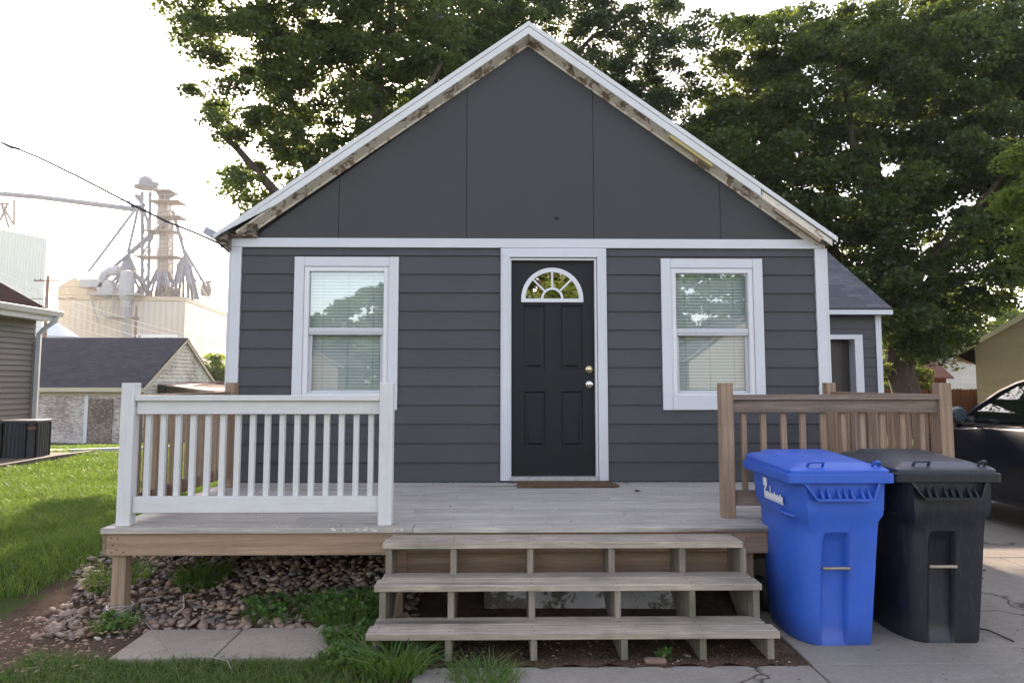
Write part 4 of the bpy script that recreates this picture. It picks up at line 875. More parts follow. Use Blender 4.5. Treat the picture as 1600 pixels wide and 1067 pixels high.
for (x0_,x1_,y_) in ((232,276,362),(216,282,402),(238,284,316),(246,286,340),(244,272,300),(228,276,468)):
    mb=MB(); p0=PX(x0_,y_,152); p1=PX(x1_,y_,152); mb.box(p0[0],p1[0],p0[1]-2,p0[1]+2.4,p0[2]-.16,p0[2]+.1); 
    for yy_ in (-2,2.3): mb.box(p0[0],p1[0],p0[1]+yy_,p0[1]+yy_+.08,p0[2]+1.0,p0[2]+1.1)
    k=p0[0]
    while k<p1[0]: mb.box(k,k+.09,p0[1]-2,p0[1]-1.9,p0[2]+.1,p0[2]+1.0); k+=1.1
    part('platform',mb,M_rust,E_)
mb=MB(); c_=PX(228,294,153); mb.lathe([(.9,-.3),(2.2,-.15),(2.4,.3),(1.6,.35),(1.5,1.3),(1.3,1.9),(.8,2.35),(.1,2.5)],c_,20); c_=PX(259,303,153); mb.lathe([(1.2,-.8),(1.8,-.3),(1.8,.3),(1.3,.7)],c_,12)
c_=PX(240,288,152); mb.box(c_[0]-1,c_[0]+1,c_[1]-.5,c_[1]+.5,c_[2]-.35,c_[2]+.35)
part('head',mb,M_st,E_)
mb=MB(); pts=[PX(0,303,170),PX(60,308,166),PX(130,317,160),PX(208,327,153)]; mb.tube(pts,.62,6); mb.tube([(p[0],p[1],p[2]+1.5) for p in pts],.10,4)
for k in range(3):
    A=Vector(pts[k]);B=Vector(pts[k+1])
    for j in range(10):
        p=A.lerp(B,j/10); mb.tube([p,p+Vector((0,0,1.1))],.05,4)
    mb.tube([A+Vector((0,0,1.1)),B+Vector((0,0,1.1))],.06,4)
L(mb,(28,310),(28,352),.2,168); 
part('conveyor_bridge',mb,M_st,E_)
mb=MB()  # dust collector with elbow and service platform
c_=PX(197,470,147.5); mb.lathe([(.7,-3),(1.0,0),(1.45,.8),(1.45,4.4),(1.2,4.5),(1.2,5.8),(.3,6.1)],c_,18)
mb.tube([PX(186,423,148),PX(172,424,148),PX(163,430,148),PX(160,440,148),PX(161,452,148)],1.0,8); mb.lathe([(1.6,-1),(2,0),(1.6,1)],PX(168,452,148),14,'Y')
p=PX(145,460,147); mb.box(p[0],p[0]+9.5,p[1]-1,p[1]+2,p[2]-.2,p[2]+.1)
p=PX(124,444,148); mb.box(p[0]+.5,p[0]+5,p[1]-1,p[1]+2,p[2]-.7,p[2]+.9)
p=PX(163,494,147.6); mb.box(p[0],p[0]+6.2,p[1]-1,p[1]+2,p[2]-.25,p[2])
for dx in (0,1.5,3,4.5,6.1): mb.box(p[0]+dx,p[0]+dx+.1,p[1]-1,p[1]-.9,p[2],p[2]+1.8)
mb.box(p[0],p[0]+6.2,p[1]-1,p[1]-.9,p[2]+1.7,p[2]+1.8)
L(mb,(140,460),(153,503),.16,147); L(mb,(177,462),(177,494),.2,147.5); L(mb,(195,494),(195,515),.35,148); L(mb,(195,515),(198,527),.35,148)
part('dust_collector',mb,m_plain('pale_grey_steel',(.27,.29,.32),.5,.12,1),E_)
mb=MB()
for k in range(16):
    u=-.5; v=1+k*1.6; a_=EB(u,v,zt); mb.tube([a_,(a_[0],a_[1],a_[2]+1.2)],.07,4)
for zz in (.6,1.2): mb.tube([EB(-.5,1,zt+zz),EB(-.5,25,zt+zz)],.06,4)
for k in range(10):
    a_=EB(-10+k,.2,zt); mb.tube([a_,(a_[0],a_[1],a_[2]+1.2)],.07,4)
mb.tube([EB(-10,.2,zt+1.2),EB(-1,.2,zt+1.2)],.06,4)
p=PX(322,452,160); mb.lathe([(1,-1.5),(1.3,0),(.8,1.2),(.2,1.6)],p,10); L(mb,(316,442),(330,440),.3,160); L(mb,(322,425),(322,452),.12,160)
part('guard_rail',mb,M_rust,E_)
mb=MB(); mb.add([EB(-9,-.25,10.0),EB(-1.2,-.25,10.0),EB(-1.2,-.25,11.0),EB(-9,-.25,11.0)],[(0,1,2,3)]); mb.add([EB(-9,-.05,10.0),EB(-1.2,-.05,10.0),EB(-1.2,-.05,11.0),EB(-9,-.05,11.0)],[(3,2,1,0)]); SG=part('sign_board',mb,M_vinyl,E_)
mb=MB(); ebox(mb,-8.6,-8.1,-.30,-.26,10.3,10.75)
for k in range(8): u=-5.2+k*.42; ebox(mb,u,u+.26,-.30,-.26,10.0,10.0+[.42,.3,.34,.3,.42,.3,.42,.34][k])
part('sign_mark',mb,m_plain('navy_ink',(.02,.03,.10),.5,.1),SG)
# left silo block
mb=MB(); p=PX(61,600,120); sx_=120/F; mb.add([(p[0]-16,p[1],-4),(p[0],p[1],-4),(p[0]*1.16,p[1]+18,-4),(p[0]-20,p[1]+18,-4),(p[0]-16,p[1],27.9),(p[0],p[1],24.6),(p[0]*1.16,p[1]+18,24.6),(p[0]-20,p[1]+18,27.9)],[(0,3,2,1),(4,5,6,7),(0,1,5,4),(1,2,6,5),(2,3,7,6),(3,0,4,7)])
SB=thing('grain_silo','pale corrugated storage block at the left edge, behind the taupe house','silo',(p[0]-8,p[1]+9,-1)); part('wall',mb,m_ribs('pale_green_corrugated',(.60,.62,.57),.5,.1,(.5,.5,.4)),SB)
mb=MB(); 
for a_,b_ in (((2,318),(14,356)),((12,318),(0,345)),((0,318),(14,318)),((22,312),(22,352)),((2,318),(22,352))): L(mb,a_,b_,.2,125)
part('roof_frame',mb,M_rust,SB)
mb=MB(); p=PX(80,620,110); mb.lathe([(3.1,-2),(3.1,8.6),(3.3,8.7),(.5,10.7),(.3,10.9)],(p[0],p[1],p[2]),28); GB=thing('grain_bin','small round galvanised grain bin with cone roof beside the utility pole','grain bin',(p[0],p[1],-1)); part('wall',mb,m_plain('bin_steel',(.48,.54,.60),.45,.08,1),GB)
mb=MB()
for k in range(9): mb.lathe([(3.12,0),(3.16,.04),(3.12,.08)],(p[0],p[1],p[2]+.6+k*1.0),28)
part('corrugation',mb,M_st,GB)
# poles and wires
M_pole=m_plain('pole_wood',(.22,.13,.10),.85,.25,2)
def upole(label,px,ytop,d,arms,r=.16):
    p=PX(px,ytop,d); P_=thing('utility_pole',label,'utility pole',(p[0],p[1],-1.2)); mb=MB(); mb.tube([(p[0],p[1],-1.5),(p[0],p[1],p[2])],[r,r*.65],10); part('pole',mb,M_pole,P_,smooth=True)
    for y_,w in arms:
        q_=PX(px,y_,d); mb=MB(); mb.box(q_[0]-w,q_[0]+w,q_[1]-.2,q_[1]-.1,q_[2]-.06,q_[2]+.06); a_=part('crossarm',mb,M_pole,P_)
        mb=MB()
        for k in (-.95,-.5,.5,.95): mb.lathe([(.03,0),(.05,.06),(.02,.13)],(q_[0]+k*w,q_[1]-.15,q_[2]+.06),8)
        part('insulator',mb,M_st,a_)
    return P_
upole('brown utility pole with a crossarm, left of the grain elevator',75,431,62,[(439,1.05)],.2)
upole('utility pole with wires standing in front of the grain elevator wall',213.5,478,75,[(499,.3)],.17)
def wire(name,label,pts,r,mat,cat='wire',group=None,sag=0):
    A,B=Vector(pts[0]),Vector(pts[-1]); 
    if len(pts)==2: pts=[A.lerp(B,t)-Vector((0,0,sag*4*t*(1-t))) for t in np.linspace(0,1,17)]
    mb=MB(); mb.tube(pts,r,6); return solo(name,mb,mat,label,cat,tuple((A+B)/2),group,smooth=True)
M_wire=m_plain('bright_wire',(.75,.68,.62),.4,.05); M_cable=m_plain('black_cable',(.012,.012,.014),.5,.1)
for i,(a_,b_) in enumerate([((-60,415),(380,545)),((-60,400),(380,540)),((-60,440),(230,534)),((-60,425),(380,562))]):
    wire('power_line',['lowest but one pale power line crossing in front of the grain elevator','uppermost pale power line crossing in front of the grain elevator','lowest pale power line, going behind the garage roof','pale power line between the uppermost and the lower ones'][i],[PX(*a_,64),PX(*b_,72)],.028,M_wire,'power line','power lines in front of the grain elevator',.9)
wire('power_line','dark level power line passing behind the elevator and the pole',[PX(40,467,100),PX(120,466,100)],.06,M_pole,'power line'); 
wire('power_line','thin dark power line meeting the house corner above the bush',[PX(300,436,100),PX(420,440,100)],.06,M_pole,'power line')
cp=[PX(-40,208,9.0),PX(0,222,8.6),PX(60,246,8.3),PX(120,275,8.1),PX(170,301,7.9),PX(203,318,7.75),PX(260,346,7.5),PX(310,366,7.3),PX(343,381,7.15)]
sc_=wire('service_cable','twisted black service cable running from the upper left down to the house eave',cp,.011,M_cable,'cable')
mb=MB()
for a_,b_ in (((200,316),(214,323)),((218,324),(228,329)),((4,224),(30,233))):
    mb=MB(); mb.tube([PX(a_[0],a_[1],7.78 if a_[0]>100 else 8.58),PX((a_[0]+b_[0])/2,(a_[1]+b_[1])/2+1.5,7.74 if a_[0]>100 else 8.5),PX(b_[0],b_[1],7.7 if a_[0]>100 else 8.42)],[.012,.017,.012],8); part('splice',mb,M_cable,sc_)
mb=MB()
mb.tube([PX(343,381,7.15),PX(352,388,7.15),PX(360,395,7.2)],.014,6); mb.tube([PX(345,383,7.12),PX(347,392,7.1),PX(352,400,7.15)],.006,5)
part('drip_loop',mb,M_cable,sc_)
# ---------------------------------------------------------------- right side
M_tan=m_siding('tan_vinyl',(.31,.225,.12),bump=.08)
TH=gable_house('neighbor_house','tan sided house at the right edge of the photo, beyond the dark car','house',15.9,27.0,17.5,30,-.2,2.85,6.3,'y',M_tan,M_shingB,m_plain('tan_trim',(.50,.43,.28),.5,.1),lap=.105,ov=.6)
_r=Matrix.Rotation(R(-35),4,'Z'); _c=Vector((15.9,17.5,0)); TH.location=_c+_r@(TH.location-_c); TH.rotation_euler=(0,0,R(-35))
gable_house('neighbor_house','distant white sided house behind the brown fence','house',21.5,31,38,48,-.6,3.2,5.4,'x',m_siding('white_vinyl',(.52,.50,.46),bump=.05),M_shingB,M_white,lap=.25,ov=.4)
mb=MB(); mb.box(22.6,23.6,37.9,37.96,1.2,2.3); solo('window_shutter',mb,M_dark,'dark window on the distant white house behind the fence','window',(23,37.9,1.7)) if False else None
M_fence=m_wood('brown_fence',(.17,.075,.04),(.24,.12,.07),2)
FN=thing('board_fence','reddish brown vertical board fence beyond the driveway, behind the big maple trunk','fence',(13,21.5,-.4))
mb=MB(); x=7.0
while x<19.5: h=1.28+random.uniform(-.02,.02); mb.prism([(x,-.5),(x+.135,-.5),(x+.135,h-.04),(x+.105,h),(x+.03,h),(x,h-.04)],1,21.5,21.52); x+=.14
part('boards',mb,M_fence,FN)
for x in np.arange(7,19.6,2.4): 
    mb=MB(); mb.box(x,x+.09,21.54,21.63,-.5,1.2); part('fence_post',mb,M_fence,FN)
mb=MB(); mb.box(7,19.5,21.521,21.56,.0,.09); mb.box(7,19.5,21.521,21.56,.9,.99); part('fence_rail',mb,M_fence,FN)
PH=thing('playhouse','reddish wooden playhouse standing behind the brown fence','playhouse',(18.0,27.5,-.4)); mb=MB(); mb.box(17.3,20.3,26.5,28.5,-.5,1.75); part('wall',mb,m_wood('red_boards',(.22,.085,.05),(.28,.12,.07),2),PH)
mb=MB(); mb.slab((17.1,26.2,1.75),(20.5,26.2,1.75),(20.5,27.5,2.5),(17.1,27.5,2.5),.05); mb.slab((20.5,28.8,1.75),(17.1,28.8,1.75),(17.1,27.5,2.5),(20.5,27.5,2.5),.05); part('roof',mb,m_wood('red_roof_boards',(.20,.075,.045),(.26,.11,.07),0),PH)
# ---------------------------------------------------------------- TREES
M_bark=NT('bark'); _v=M_bark.coord((9,9,1.2)); _n=M_bark.noise(_v,3,8,.75,.5); M_bark.col(M_bark.ramp(_n,[(.3,(.035,.027,.021)),(.6,(.12,.092,.072)),(.8,(.20,.165,.135))])); M_bark.rough(.9,.1); M_bark.bump(_n,.9,.04); M_bark=M_bark.m
ML_dark=m_leaf('maple_leaves',(.026,.047,.019),(.052,.080,.031),.46,(.20,.27,.05)); ML_big=m_leaf('big_maple_leaves',(.024,.042,.017),(.049,.074,.029),.48,(.21,.28,.05)); ML_ash=m_leaf('bluish_green_leaves',(.026,.046,.026),(.050,.076,.040),.38,(.14,.20,.05)); ML_light=m_leaf('bright_leaves',(.06,.105,.022),(.10,.15,.035),.5,(.38,.48,.06))
def leaves(centers,radii,n,size,flat=.55,up=.6):
    C_=np.repeat(np.array(centers),n,0); Rr=np.repeat(np.array(radii),n); N_=len(C_)
    d=rng.normal(size=(N_,3)); d/=np.linalg.norm(d,axis=1)[:,None]; r=rng.random(N_)**.55
    off=d*r[:,None]*Rr[:,None]; off[:,2]*=flat; off[:,2]-= .25*Rr*r**2
    P_=C_+off; nr=rng.normal(size=(N_,3)); nr[:,2]+=up*2; nr/=np.linalg.norm(nr,axis=1)[:,None]
    a=np.cross(nr,rng.normal(size=(N_,3))); a/=np.linalg.norm(a,axis=1)[:,None]; b=np.cross(nr,a)
    s=size*(.6+.8*rng.random(N_))[:,None]; w=s*.42
    V=np.stack([P_-a*s*.5,P_+b*w-nr*s*.10,P_+a*s*.5,P_-b*w-nr*s*.10],1)
    i=np.arange(N_)*4; T_=np.concatenate([np.stack([i,i+1,i+2],1),np.stack([i,i+2,i+3],1)]); return V.reshape(-1,3),T_
def tree(label,limbs,blobs,ncl,nl,size,mat,cr=(.5,.95),mind=.55,twigs=True,name='tree',group=None,hole=None):
    base=limbs[0][0]; Tt=thing(name,label,'tree',(base[0],base[1],base[2]),group)
    nodes=[];nr=[];mb=MB()
    for l in limbs:
        pts=[Vector(p[:3]) for p in l]; rs=[p[3] for p in l]; P_=[];Q=[]
        for i in range(len(pts)-1):
            m=max(2,int((pts[i+1]-pts[i]).length/.6))
            for k in range(m): t=k/m; P_.append(pts[i].lerp(pts[i+1],t)+Vector([random.gauss(0,.05)]*1+[random.gauss(0,.05)]+[0])*(1 if i+k else 0)); Q.append(rs[i]+(rs[i+1]-rs[i])*t)
        P_.append(pts[-1]);Q.append(rs[-1]); mb.tube(P_,Q,9)
        for p,q_ in zip(P_,Q):
            if p.z>base[2]+1.8: nodes.append(tuple(p)); nr.append(q_)
    cs=[]; vol=[b[3]*b[4]*b[5] for b in blobs]; tot=sum(vol); tries=0
    grid={}
    while len(cs)<ncl and tries<ncl*40:
        tries+=1; b=random.choices(blobs,vol)[0]; d=Vector([random.gauss(0,1) for _ in range(3)]).normalized(); r=random.random()**.42
        p=(b[0]+d.x*b[3]*r,b[1]+d.y*b[4]*r,b[2]+d.z*b[5]*r)
        if hole and hole(p): continue
        key=tuple(int(q_//mind) for q_ in p)
        if any(math.dist(p,o)<mind for i_ in (-1,0,1) for j_ in (-1,0,1) for k_ in (-1,0,1) for o in grid.get((key[0]+i_,key[1]+j_,key[2]+k_),())): continue
        grid.setdefault(key,[]).append(p); cs.append(p)
    root=np.array(nodes); cs.sort(key=lambda p: float(((root-np.array(p))**2).sum(1).min()))
    NA=np.zeros((len(nodes)+4*len(cs)+8,3)); NA[:len(nodes)]=root; cnt=len(nodes); NR=list(nr)
    for p in cs:
        q_=np.array(p); dd=NA[:cnt]-q_; D_=np.sqrt((dd**2).sum(1))+.6*np.clip(dd[:,2],0,None); j=int(D_.argmin()); a_=Vector(NA[j]); b_=Vector(p); Ln=(b_-a_).length
        r0=min(NR[j]*.75,.014+.016*Ln); m=3; pts=[]
        for k in range(m+1):
            t=k/m; pts.append(a_.lerp(b_,t)+Vector((random.gauss(0,.05),random.gauss(0,.05),.18*math.sin(t*3.14)))*Ln*(.5 if 0<k<m else 0))
        rs=[max(.006,r0*(1-.8*k/m)) for k in range(m+1)]; mb.tube(pts,rs,5,cap=False)
        for k in range(1,m+1): NA[cnt]=pts[k]; cnt+=1; NR.append(rs[k])
    part('trunk',mb,M_bark,Tt,smooth=True)
    V,T_=leaves(cs,[random.uniform(*cr) for _ in cs],nl,size)
    o=fast('crown',V,T_,mat,Tt.location); o.parent=Tt; return Tt
# left tree (behind the house roof)
tree('big leafy tree rising behind the left slope of the house roof',
 [[(-3.9,11,0,.34),(-3.8,11,3.5,.28),(-4.2,11.2,5.6,.22),(-5.2,11.4,8.0,.13),(-5.8,11.5,10.5,.06)],[(-3.8,11,3.5,.22),(-3.3,10.8,6.2,.16),(-3.0,10.9,9,.10),(-2.6,11,12,.05)],[(-4.0,11.1,4.6,.18),(-5.4,10.6,6.2,.12),(-6.8,10.5,7.6,.06)],[(-4.1,11.1,5.4,.14),(-5.0,12.2,6.0,.09),(-6.5,12.8,5.4,.05)],[(-3.5,10.9,5.5,.14),(-2.2,10.3,7.4,.09),(-1.4,10.2,9.2,.05)]],
 [(-5.5,11,10.4,2.6,2.4,1.7),(-3.4,11,9.9,2.4,2.4,2.4),(-5.3,11,7.9,1.8,2.2,1.3),(-5.6,11,6.3,1.35,1.6,.75),(-3.8,11,7.0,1.5,2.0,1.5),(-4.6,11,12.8,3.0,3,1.8),(-7.0,11,8.9,.9,1.4,.6),(-7.4,11,10.6,.9,1.4,.9)],350,270,.10,ML_dark,cr=(.30,.66),mind=.40,hole=lambda p: math.dist((p[0],p[2]),(-2.55,8.0))<.6)
tree('leafy tree with a forked trunk behind the middle of the left roof slope',
 [[(-2.4,14.5,0,.28),(-2.3,14.5,5,.22),(-2.2,14.6,7.6,.16),(-1.9,14.6,11,.09),(-1.8,14.6,14,.04)],[(-2.3,14.5,6.2,.14),(-3.2,14.4,8.6,.09),(-3.6,14.4,11,.05)],[(-2.2,14.6,7.4,.12),(-1.0,14.4,9.8,.07),(.1,14.4,11.5,.04)]],
 [(-1.8,14.5,11,2.4,2.2,2.4),(-2.9,14.5,9,1.5,1.8,1.5),(-.6,14.5,11.8,2.0,2,1.8),(-1.6,14.5,8.2,1.2,1.5,1.2)],165,270,.10,ML_dark,cr=(.33,.70),mind=.45)
tree('tree with bluish green leaves and a thin forked trunk behind the roof peak',
 [[(.6,16.5,0,.28),(.5,16.5,6,.22),(.3,16.5,9.2,.17),(.9,16.5,12,.10),(1.4,16.5,15,.05)],[(.35,16.5,8.6,.14),(-.5,16.6,11,.09),(-.9,16.6,13.5,.05)],[(.6,16.5,10.2,.12),(2.6,16.6,12.5,.08),(4.2,16.6,13.8,.04)]],
 [(-.3,16.5,12.6,2.2,2.2,2.0),(2.4,16.5,13.2,2.8,2.4,2.2),(1.6,16.5,10.8,1.9,2,1.4),(5.0,16.5,12.6,2.0,2,2.2),(4.6,16.5,10.2,1.3,1.6,1.2),(1.2,16.5,8.5,1.6,1.6,.9)],235,260,.105,ML_ash,cr=(.36,.7),mind=.46)  # last low blob is unseen foliage, added to block sun on the driveway
tree('slender tree with thin sunlit twigs behind the upper right roof slope',
 [[(5.0,18,0,.22),(5.1,18,5,.16),(4.9,18,8.5,.11),(5.6,18,12,.05)],[(5.0,18,6.8,.08),(3.9,18,9.4,.05),(3.4,18,10.8,.03)],[(5.0,18,7.5,.07),(6.2,18,9.6,.04)]],
 [(4.9,18,10.6,1.9,1.8,2.0),(3.8,18,9.6,1.2,1.4,1.1),(5.9,18,8.6,1.2,1.4,1.2),(6.6,18,7.0,1.2,1.4,1.0)],110,240,.10,ML_ash,cr=(.3,.62),mind=.45)
# big maple on the right
tree('huge dense dark maple right of the house, its thick trunk before the brown fence',
 [[(13.2,16.8,-.4,.55),(13.0,16.8,1.2,.44),(13.0,16.8,4,.40),(12.6,16.9,7,.32),(12.2,17,10.5,.2),(12,17,14,.08)],[(13,16.8,3.0,.28),(10.8,16.4,5.6,.2),(8.9,16.2,8.0,.12),(8,16,10.5,.06)],[(13,16.8,3.6,.26),(15.2,16.8,6,.18),(16.8,16.8,8.6,.09)],[(12.8,16.8,5.5,.2),(11,15,8.2,.12),(10,14,10.8,.06)],[(12.9,16.8,4.4,.16),(14.2,14.8,6.6,.1),(15,13.8,8,.05)],[(10.8,16.4,5.6,.12),(9.2,16.6,5.6,.08),(7.9,16.6,5.2,.04)],[(8.6,18,-.3,.30),(8.7,18,4,.24),(8.9,17.8,8,.14),(8.6,17.6,11,.06)]],
 [(12.4,16.5,11.5,4.6,4,3.2),(8.6,16.2,9.0,2.8,3,2.6),(9.6,16.4,6.2,2.7,2.8,2.2),(13,16,7.0,3.4,3.6,2.4),(16.0,16.5,8.8,2.8,3.2,3.0),(11.2,16,4.2,2.4,2.6,1.5),(13.9,15.6,4.2,1.8,2.6,1.5),(7.2,16.3,9.8,1.5,2,1.8),(12.6,16.3,2.9,1.8,2,.9),(16.4,16,5.6,1.6,2.2,1.4),(9.6,16.6,3.4,1.5,2,1.2),(18.5,17,10.5,2.6,2.8,3.4),(15.5,16.5,13,3,3,2),(8.8,16.4,12.2,2.4,2.4,1.6),(18.5,18,6.6,1.6,2.4,1.8)],760,400,.125,ML_big,cr=(.46,.88),mind=.55)
tree('lighter green tree reaching in at the right edge, in front of the dark maple',
 [[(13.2,9.0,0,.25),(13.1,9,2.8,.2),(12.9,9,5.2,.12),(12.9,9,7.4,.05)],[(13.1,9,2.8,.12),(11.9,8.8,4.4,.06)]],
 [(12.7,9,5.6,1.0,1.6,1.3),(13.0,9,4.3,.9,1.4,.7),(13.2,9,6.9,1.3,1.6,1.0),(11.9,9,4.7,.4,.9,.3)],80,380,.10,ML_light,cr=(.35,.62),mind=.4)
def shrub(name,label,x,y,rx,rz,n,mat,size=.12,cat='shrub',ry=None,zc=None,group=None):
    z=T(x,y); b=[(x,y,z+(zc or rz),rx,ry or rx,rz)]
    return tree(label,[[(x,y,z-.1,.07),(x+.02,y,z+.4+ (zc or rz)*.3,.05),(x,y,z+(zc or rz)*1.2,.02)]],b,n,200,size,mat,cr=(.3,.5),mind=.3,name=name)
shrub('shrub','sunlit yellow green bush beyond the right end of the old garage',-15.3,33.5,1.3,1.0,45,ML_light,.12,zc=3.0)
for (x,y,rx,rz,n,lb) in [(12.6,24.5,2.6,1.7,60,'sunlit green bush behind the fence, left of the maple trunk'),(17.0,23.8,1.5,1.4,34,'sunlit green bush behind the fence, right of the maple trunk'),(20.5,33,2.4,2.0,46,'yellow green bush in front of the distant white house')]:
    shrub('shrub',lb,x,y,rx,rz,n,ML_light,.14,zc=2.3)
for (x,y,r,h,lb) in [(4,42,6,10,'broad tree far behind the house, seen through the other crowns'),(16,44,8,9,'distant tree closing the view behind the maple'),(28,42,7,8,'distant tree beyond the tan house'),(-13,60,7,8,'distant tree hidden behind the left part of the house'),(-20,64,5,6,'low distant tree between the house and the elevator')]:
    tree(lb,[[(x,y,-1,.4),(x,y,h*.4,.3),(x+.4,y,h,.1)]],[(x,y,h*.6,r,r*.7,h*.42)],110,150,.34,ML_light if x>10 else ML_ash,cr=(.8,1.5),mind=.9)
M_dull=m_plain('dull_trim',(.12,.12,.12),.8,.1)
# across the street (seen mirrored in the window panes and the fanlight)
gable_house('neighbor_house','brown roofed house across the street, mirrored in the lower pane of the left window','house',-17.5,-9.5,-46,-37,0,2.6,5.0,'y',m_siding('pale_vinyl',(.13,.12,.11),bump=.05),M_shing,M_dull,lap=.2,lapped=False)
gable_house('neighbor_house','white house across the street, mirrored in the lower pane of the right window','house',11.0,18,-44,-36,0,3.0,5.6,'y',m_siding('white_vinyl_b',(.22,.22,.21),bump=.05),M_shing,M_dull,lap=.2,lapped=False)
for (x,y,r,h,lb) in [(-17,-52,5,7.5,'round tree across the street mirrored at the left of the left window'),(-9,-50,5.5,9,'tree across the street mirrored in the upper pane of the left window'),(2.5,-40,6.5,11,'tall tree across the street mirrored in the fanlight of the door'),(13,-47,7,14,'tall tree across the street mirrored in the right window'),(20,-38,6,12,'tree across the street mirrored at the right of the right window')]:
    tree(lb,[[(x,y,0,.35),(x,y,h*.4,.28),(x+.3,y,h*.9,.08)]],[(x,y,h*.58,r,r*.8,h*.42)],100,120,.40,ML_light,cr=(.8,1.5),mind=.9)
# ---------------------------------------------------------------- GRASS, WEEDS, GRAVEL
def blades(P_,h,w,lean=.5,curve=.5,dirb=None):
    N_=len(P_); h=np.asarray(h)*np.ones(N_); w=np.asarray(w)*np.ones(N_)
    th=rng.random(N_)*6.283; d=np.stack([np.cos(th),np.sin(th),np.zeros(N_)],1)
    if dirb is not None: d=d+dirb; d/=np.linalg.norm(d,axis=1)[:,None]
    fa=rng.random(N_)*6.283; s=np.stack([np.cos(fa),np.sin(fa),np.zeros(N_)],1)*(w/2)[:,None]
    l=(lean*(.3+rng.random(N_)))[:,None]*h[:,None]; up=np.zeros((N_,3)); up[:,2]=1
    m=P_+up*(h*.55)[:,None]+d*l*.35; tip=P_+up*(h*(1-curve*.35*rng.random(N_)))[:,None]+d*l
    V=np.stack([P_-s,P_+s,m-s*.75,m+s*.75,tip],1); i=np.arange(N_)*5
    T_=np.concatenate([np.stack([i,i+1,i+3],1),np.stack([i,i+3,i+2],1),np.stack([i+2,i+3,i+4],1)]); return V.reshape(-1,3),T_
def m_grass(name,a,b,dry=.06,tc=(.30,.42,.04)):
    t=NT(name); isl=t.island(); o=t.coord(); f=t.noise(o,1.3,5)
    base=t.ramp(isl,[(0,a),(.85,b),(1-dry,b),(1,(.32,.26,.12))]); base=t.mix(t.ramp(f,[(.35,(0,0,0)),(.7,(.5,)*3)]),base,g3(b,1.3))
    t.col(base); t.rough(.5,.3); tl=t.n('BsdfTranslucent'); tl.inputs[0].default_value=(*tc,1)
    mx=t.n('MixShader'); mx.inputs[0].default_value=.33; t.l(t.b.outputs[0],mx.inputs[1]); t.l(tl.outputs[0],mx.inputs[2]); t.l(mx.outputs[0],t.o.inputs[0]); return t.m
M_grass=m_grass('lawn_blades',(.045,.095,.018),(.085,.165,.030),.08,(.22,.34,.05)); M_grass2=m_grass('front_blades',(.04,.085,.018),(.075,.14,.03),.14,(.18,.28,.04)); M_weed=m_grass('weed_blades',(.035,.085,.018),(.075,.15,.035),.04,(.2,.32,.04))  # front strip blades are slightly darker and drier than the lawn
def edge_x(y):  # right limit of the lawn beside gravel and deck
    return np.where(y<-1.8,-3.5+.2*np.sin(y*5),np.where(y<-1.0,-3.35+(y+1.8)*.45,-2.95+.05*np.sin(y*7)))
def samp(n,x0,x1,y0,y1,pw=1.0):
    x=rng.uniform(x0,x1,n); y=y0+(y1-y0)*rng.random(n)**pw; return x,y
xs_=[];ys_=[];hs_=[];ws_=[]
for n,x0,x1,y0,y1,h,w in ((60000,-6.8,-2.7,-2.75,.2,.085,.006),(70000,-8,-2.6,.2,3.5,.085,.009),(60000,-9.1,-2.6,3.5,9.2,.08,.015),(26000,-13,-2,11.4,23,.09,.035),(9000,-13,-9,-8,.0,.08,.02),(14000,-9,-2.8,-9,-3.6,.06,.009),(9000,-9,-4.2,-3.7,-2.6,.07,.008)):
    x,y=samp(n,x0,x1,y0,y1); k=(x<edge_x(y)+rng.normal(0,.06,n))&~((x>-9.2)&(x<-7.35)&(y<7.9)&(y>1))&~((x<-9.15)&(y<7.8)&(y>-4.5))
    d1=(x+3.3)**2/.42**2+(y+2.35)**2/.32**2; k&=~((d1<1)&(y>-3.1)); k&=~((y<-2.2)&(x>-3.1))
    x=x[k];y=y[k]; pat=.75+.5*(np.sin(x*2.3+np.sin(y*3))*np.sin(y*1.9+1)>0.1)*rng.random(len(x)); xs_.append(x);ys_.append(y);hs_.append(h*(.5+.8*rng.random(len(x)))*pat);ws_.append(np.full(len(x),w))
x=np.concatenate(xs_);y=np.concatenate(ys_); V,T_=blades(np.stack([x,y,tz(x,y)-.005],1),np.concatenate(hs_),np.concatenate(ws_),.75,.9)
o=fast('lawn_grass',V,T_,M_grass); props(o,'green lawn of uneven grass running back between the two houses','grass',kind='stuff')
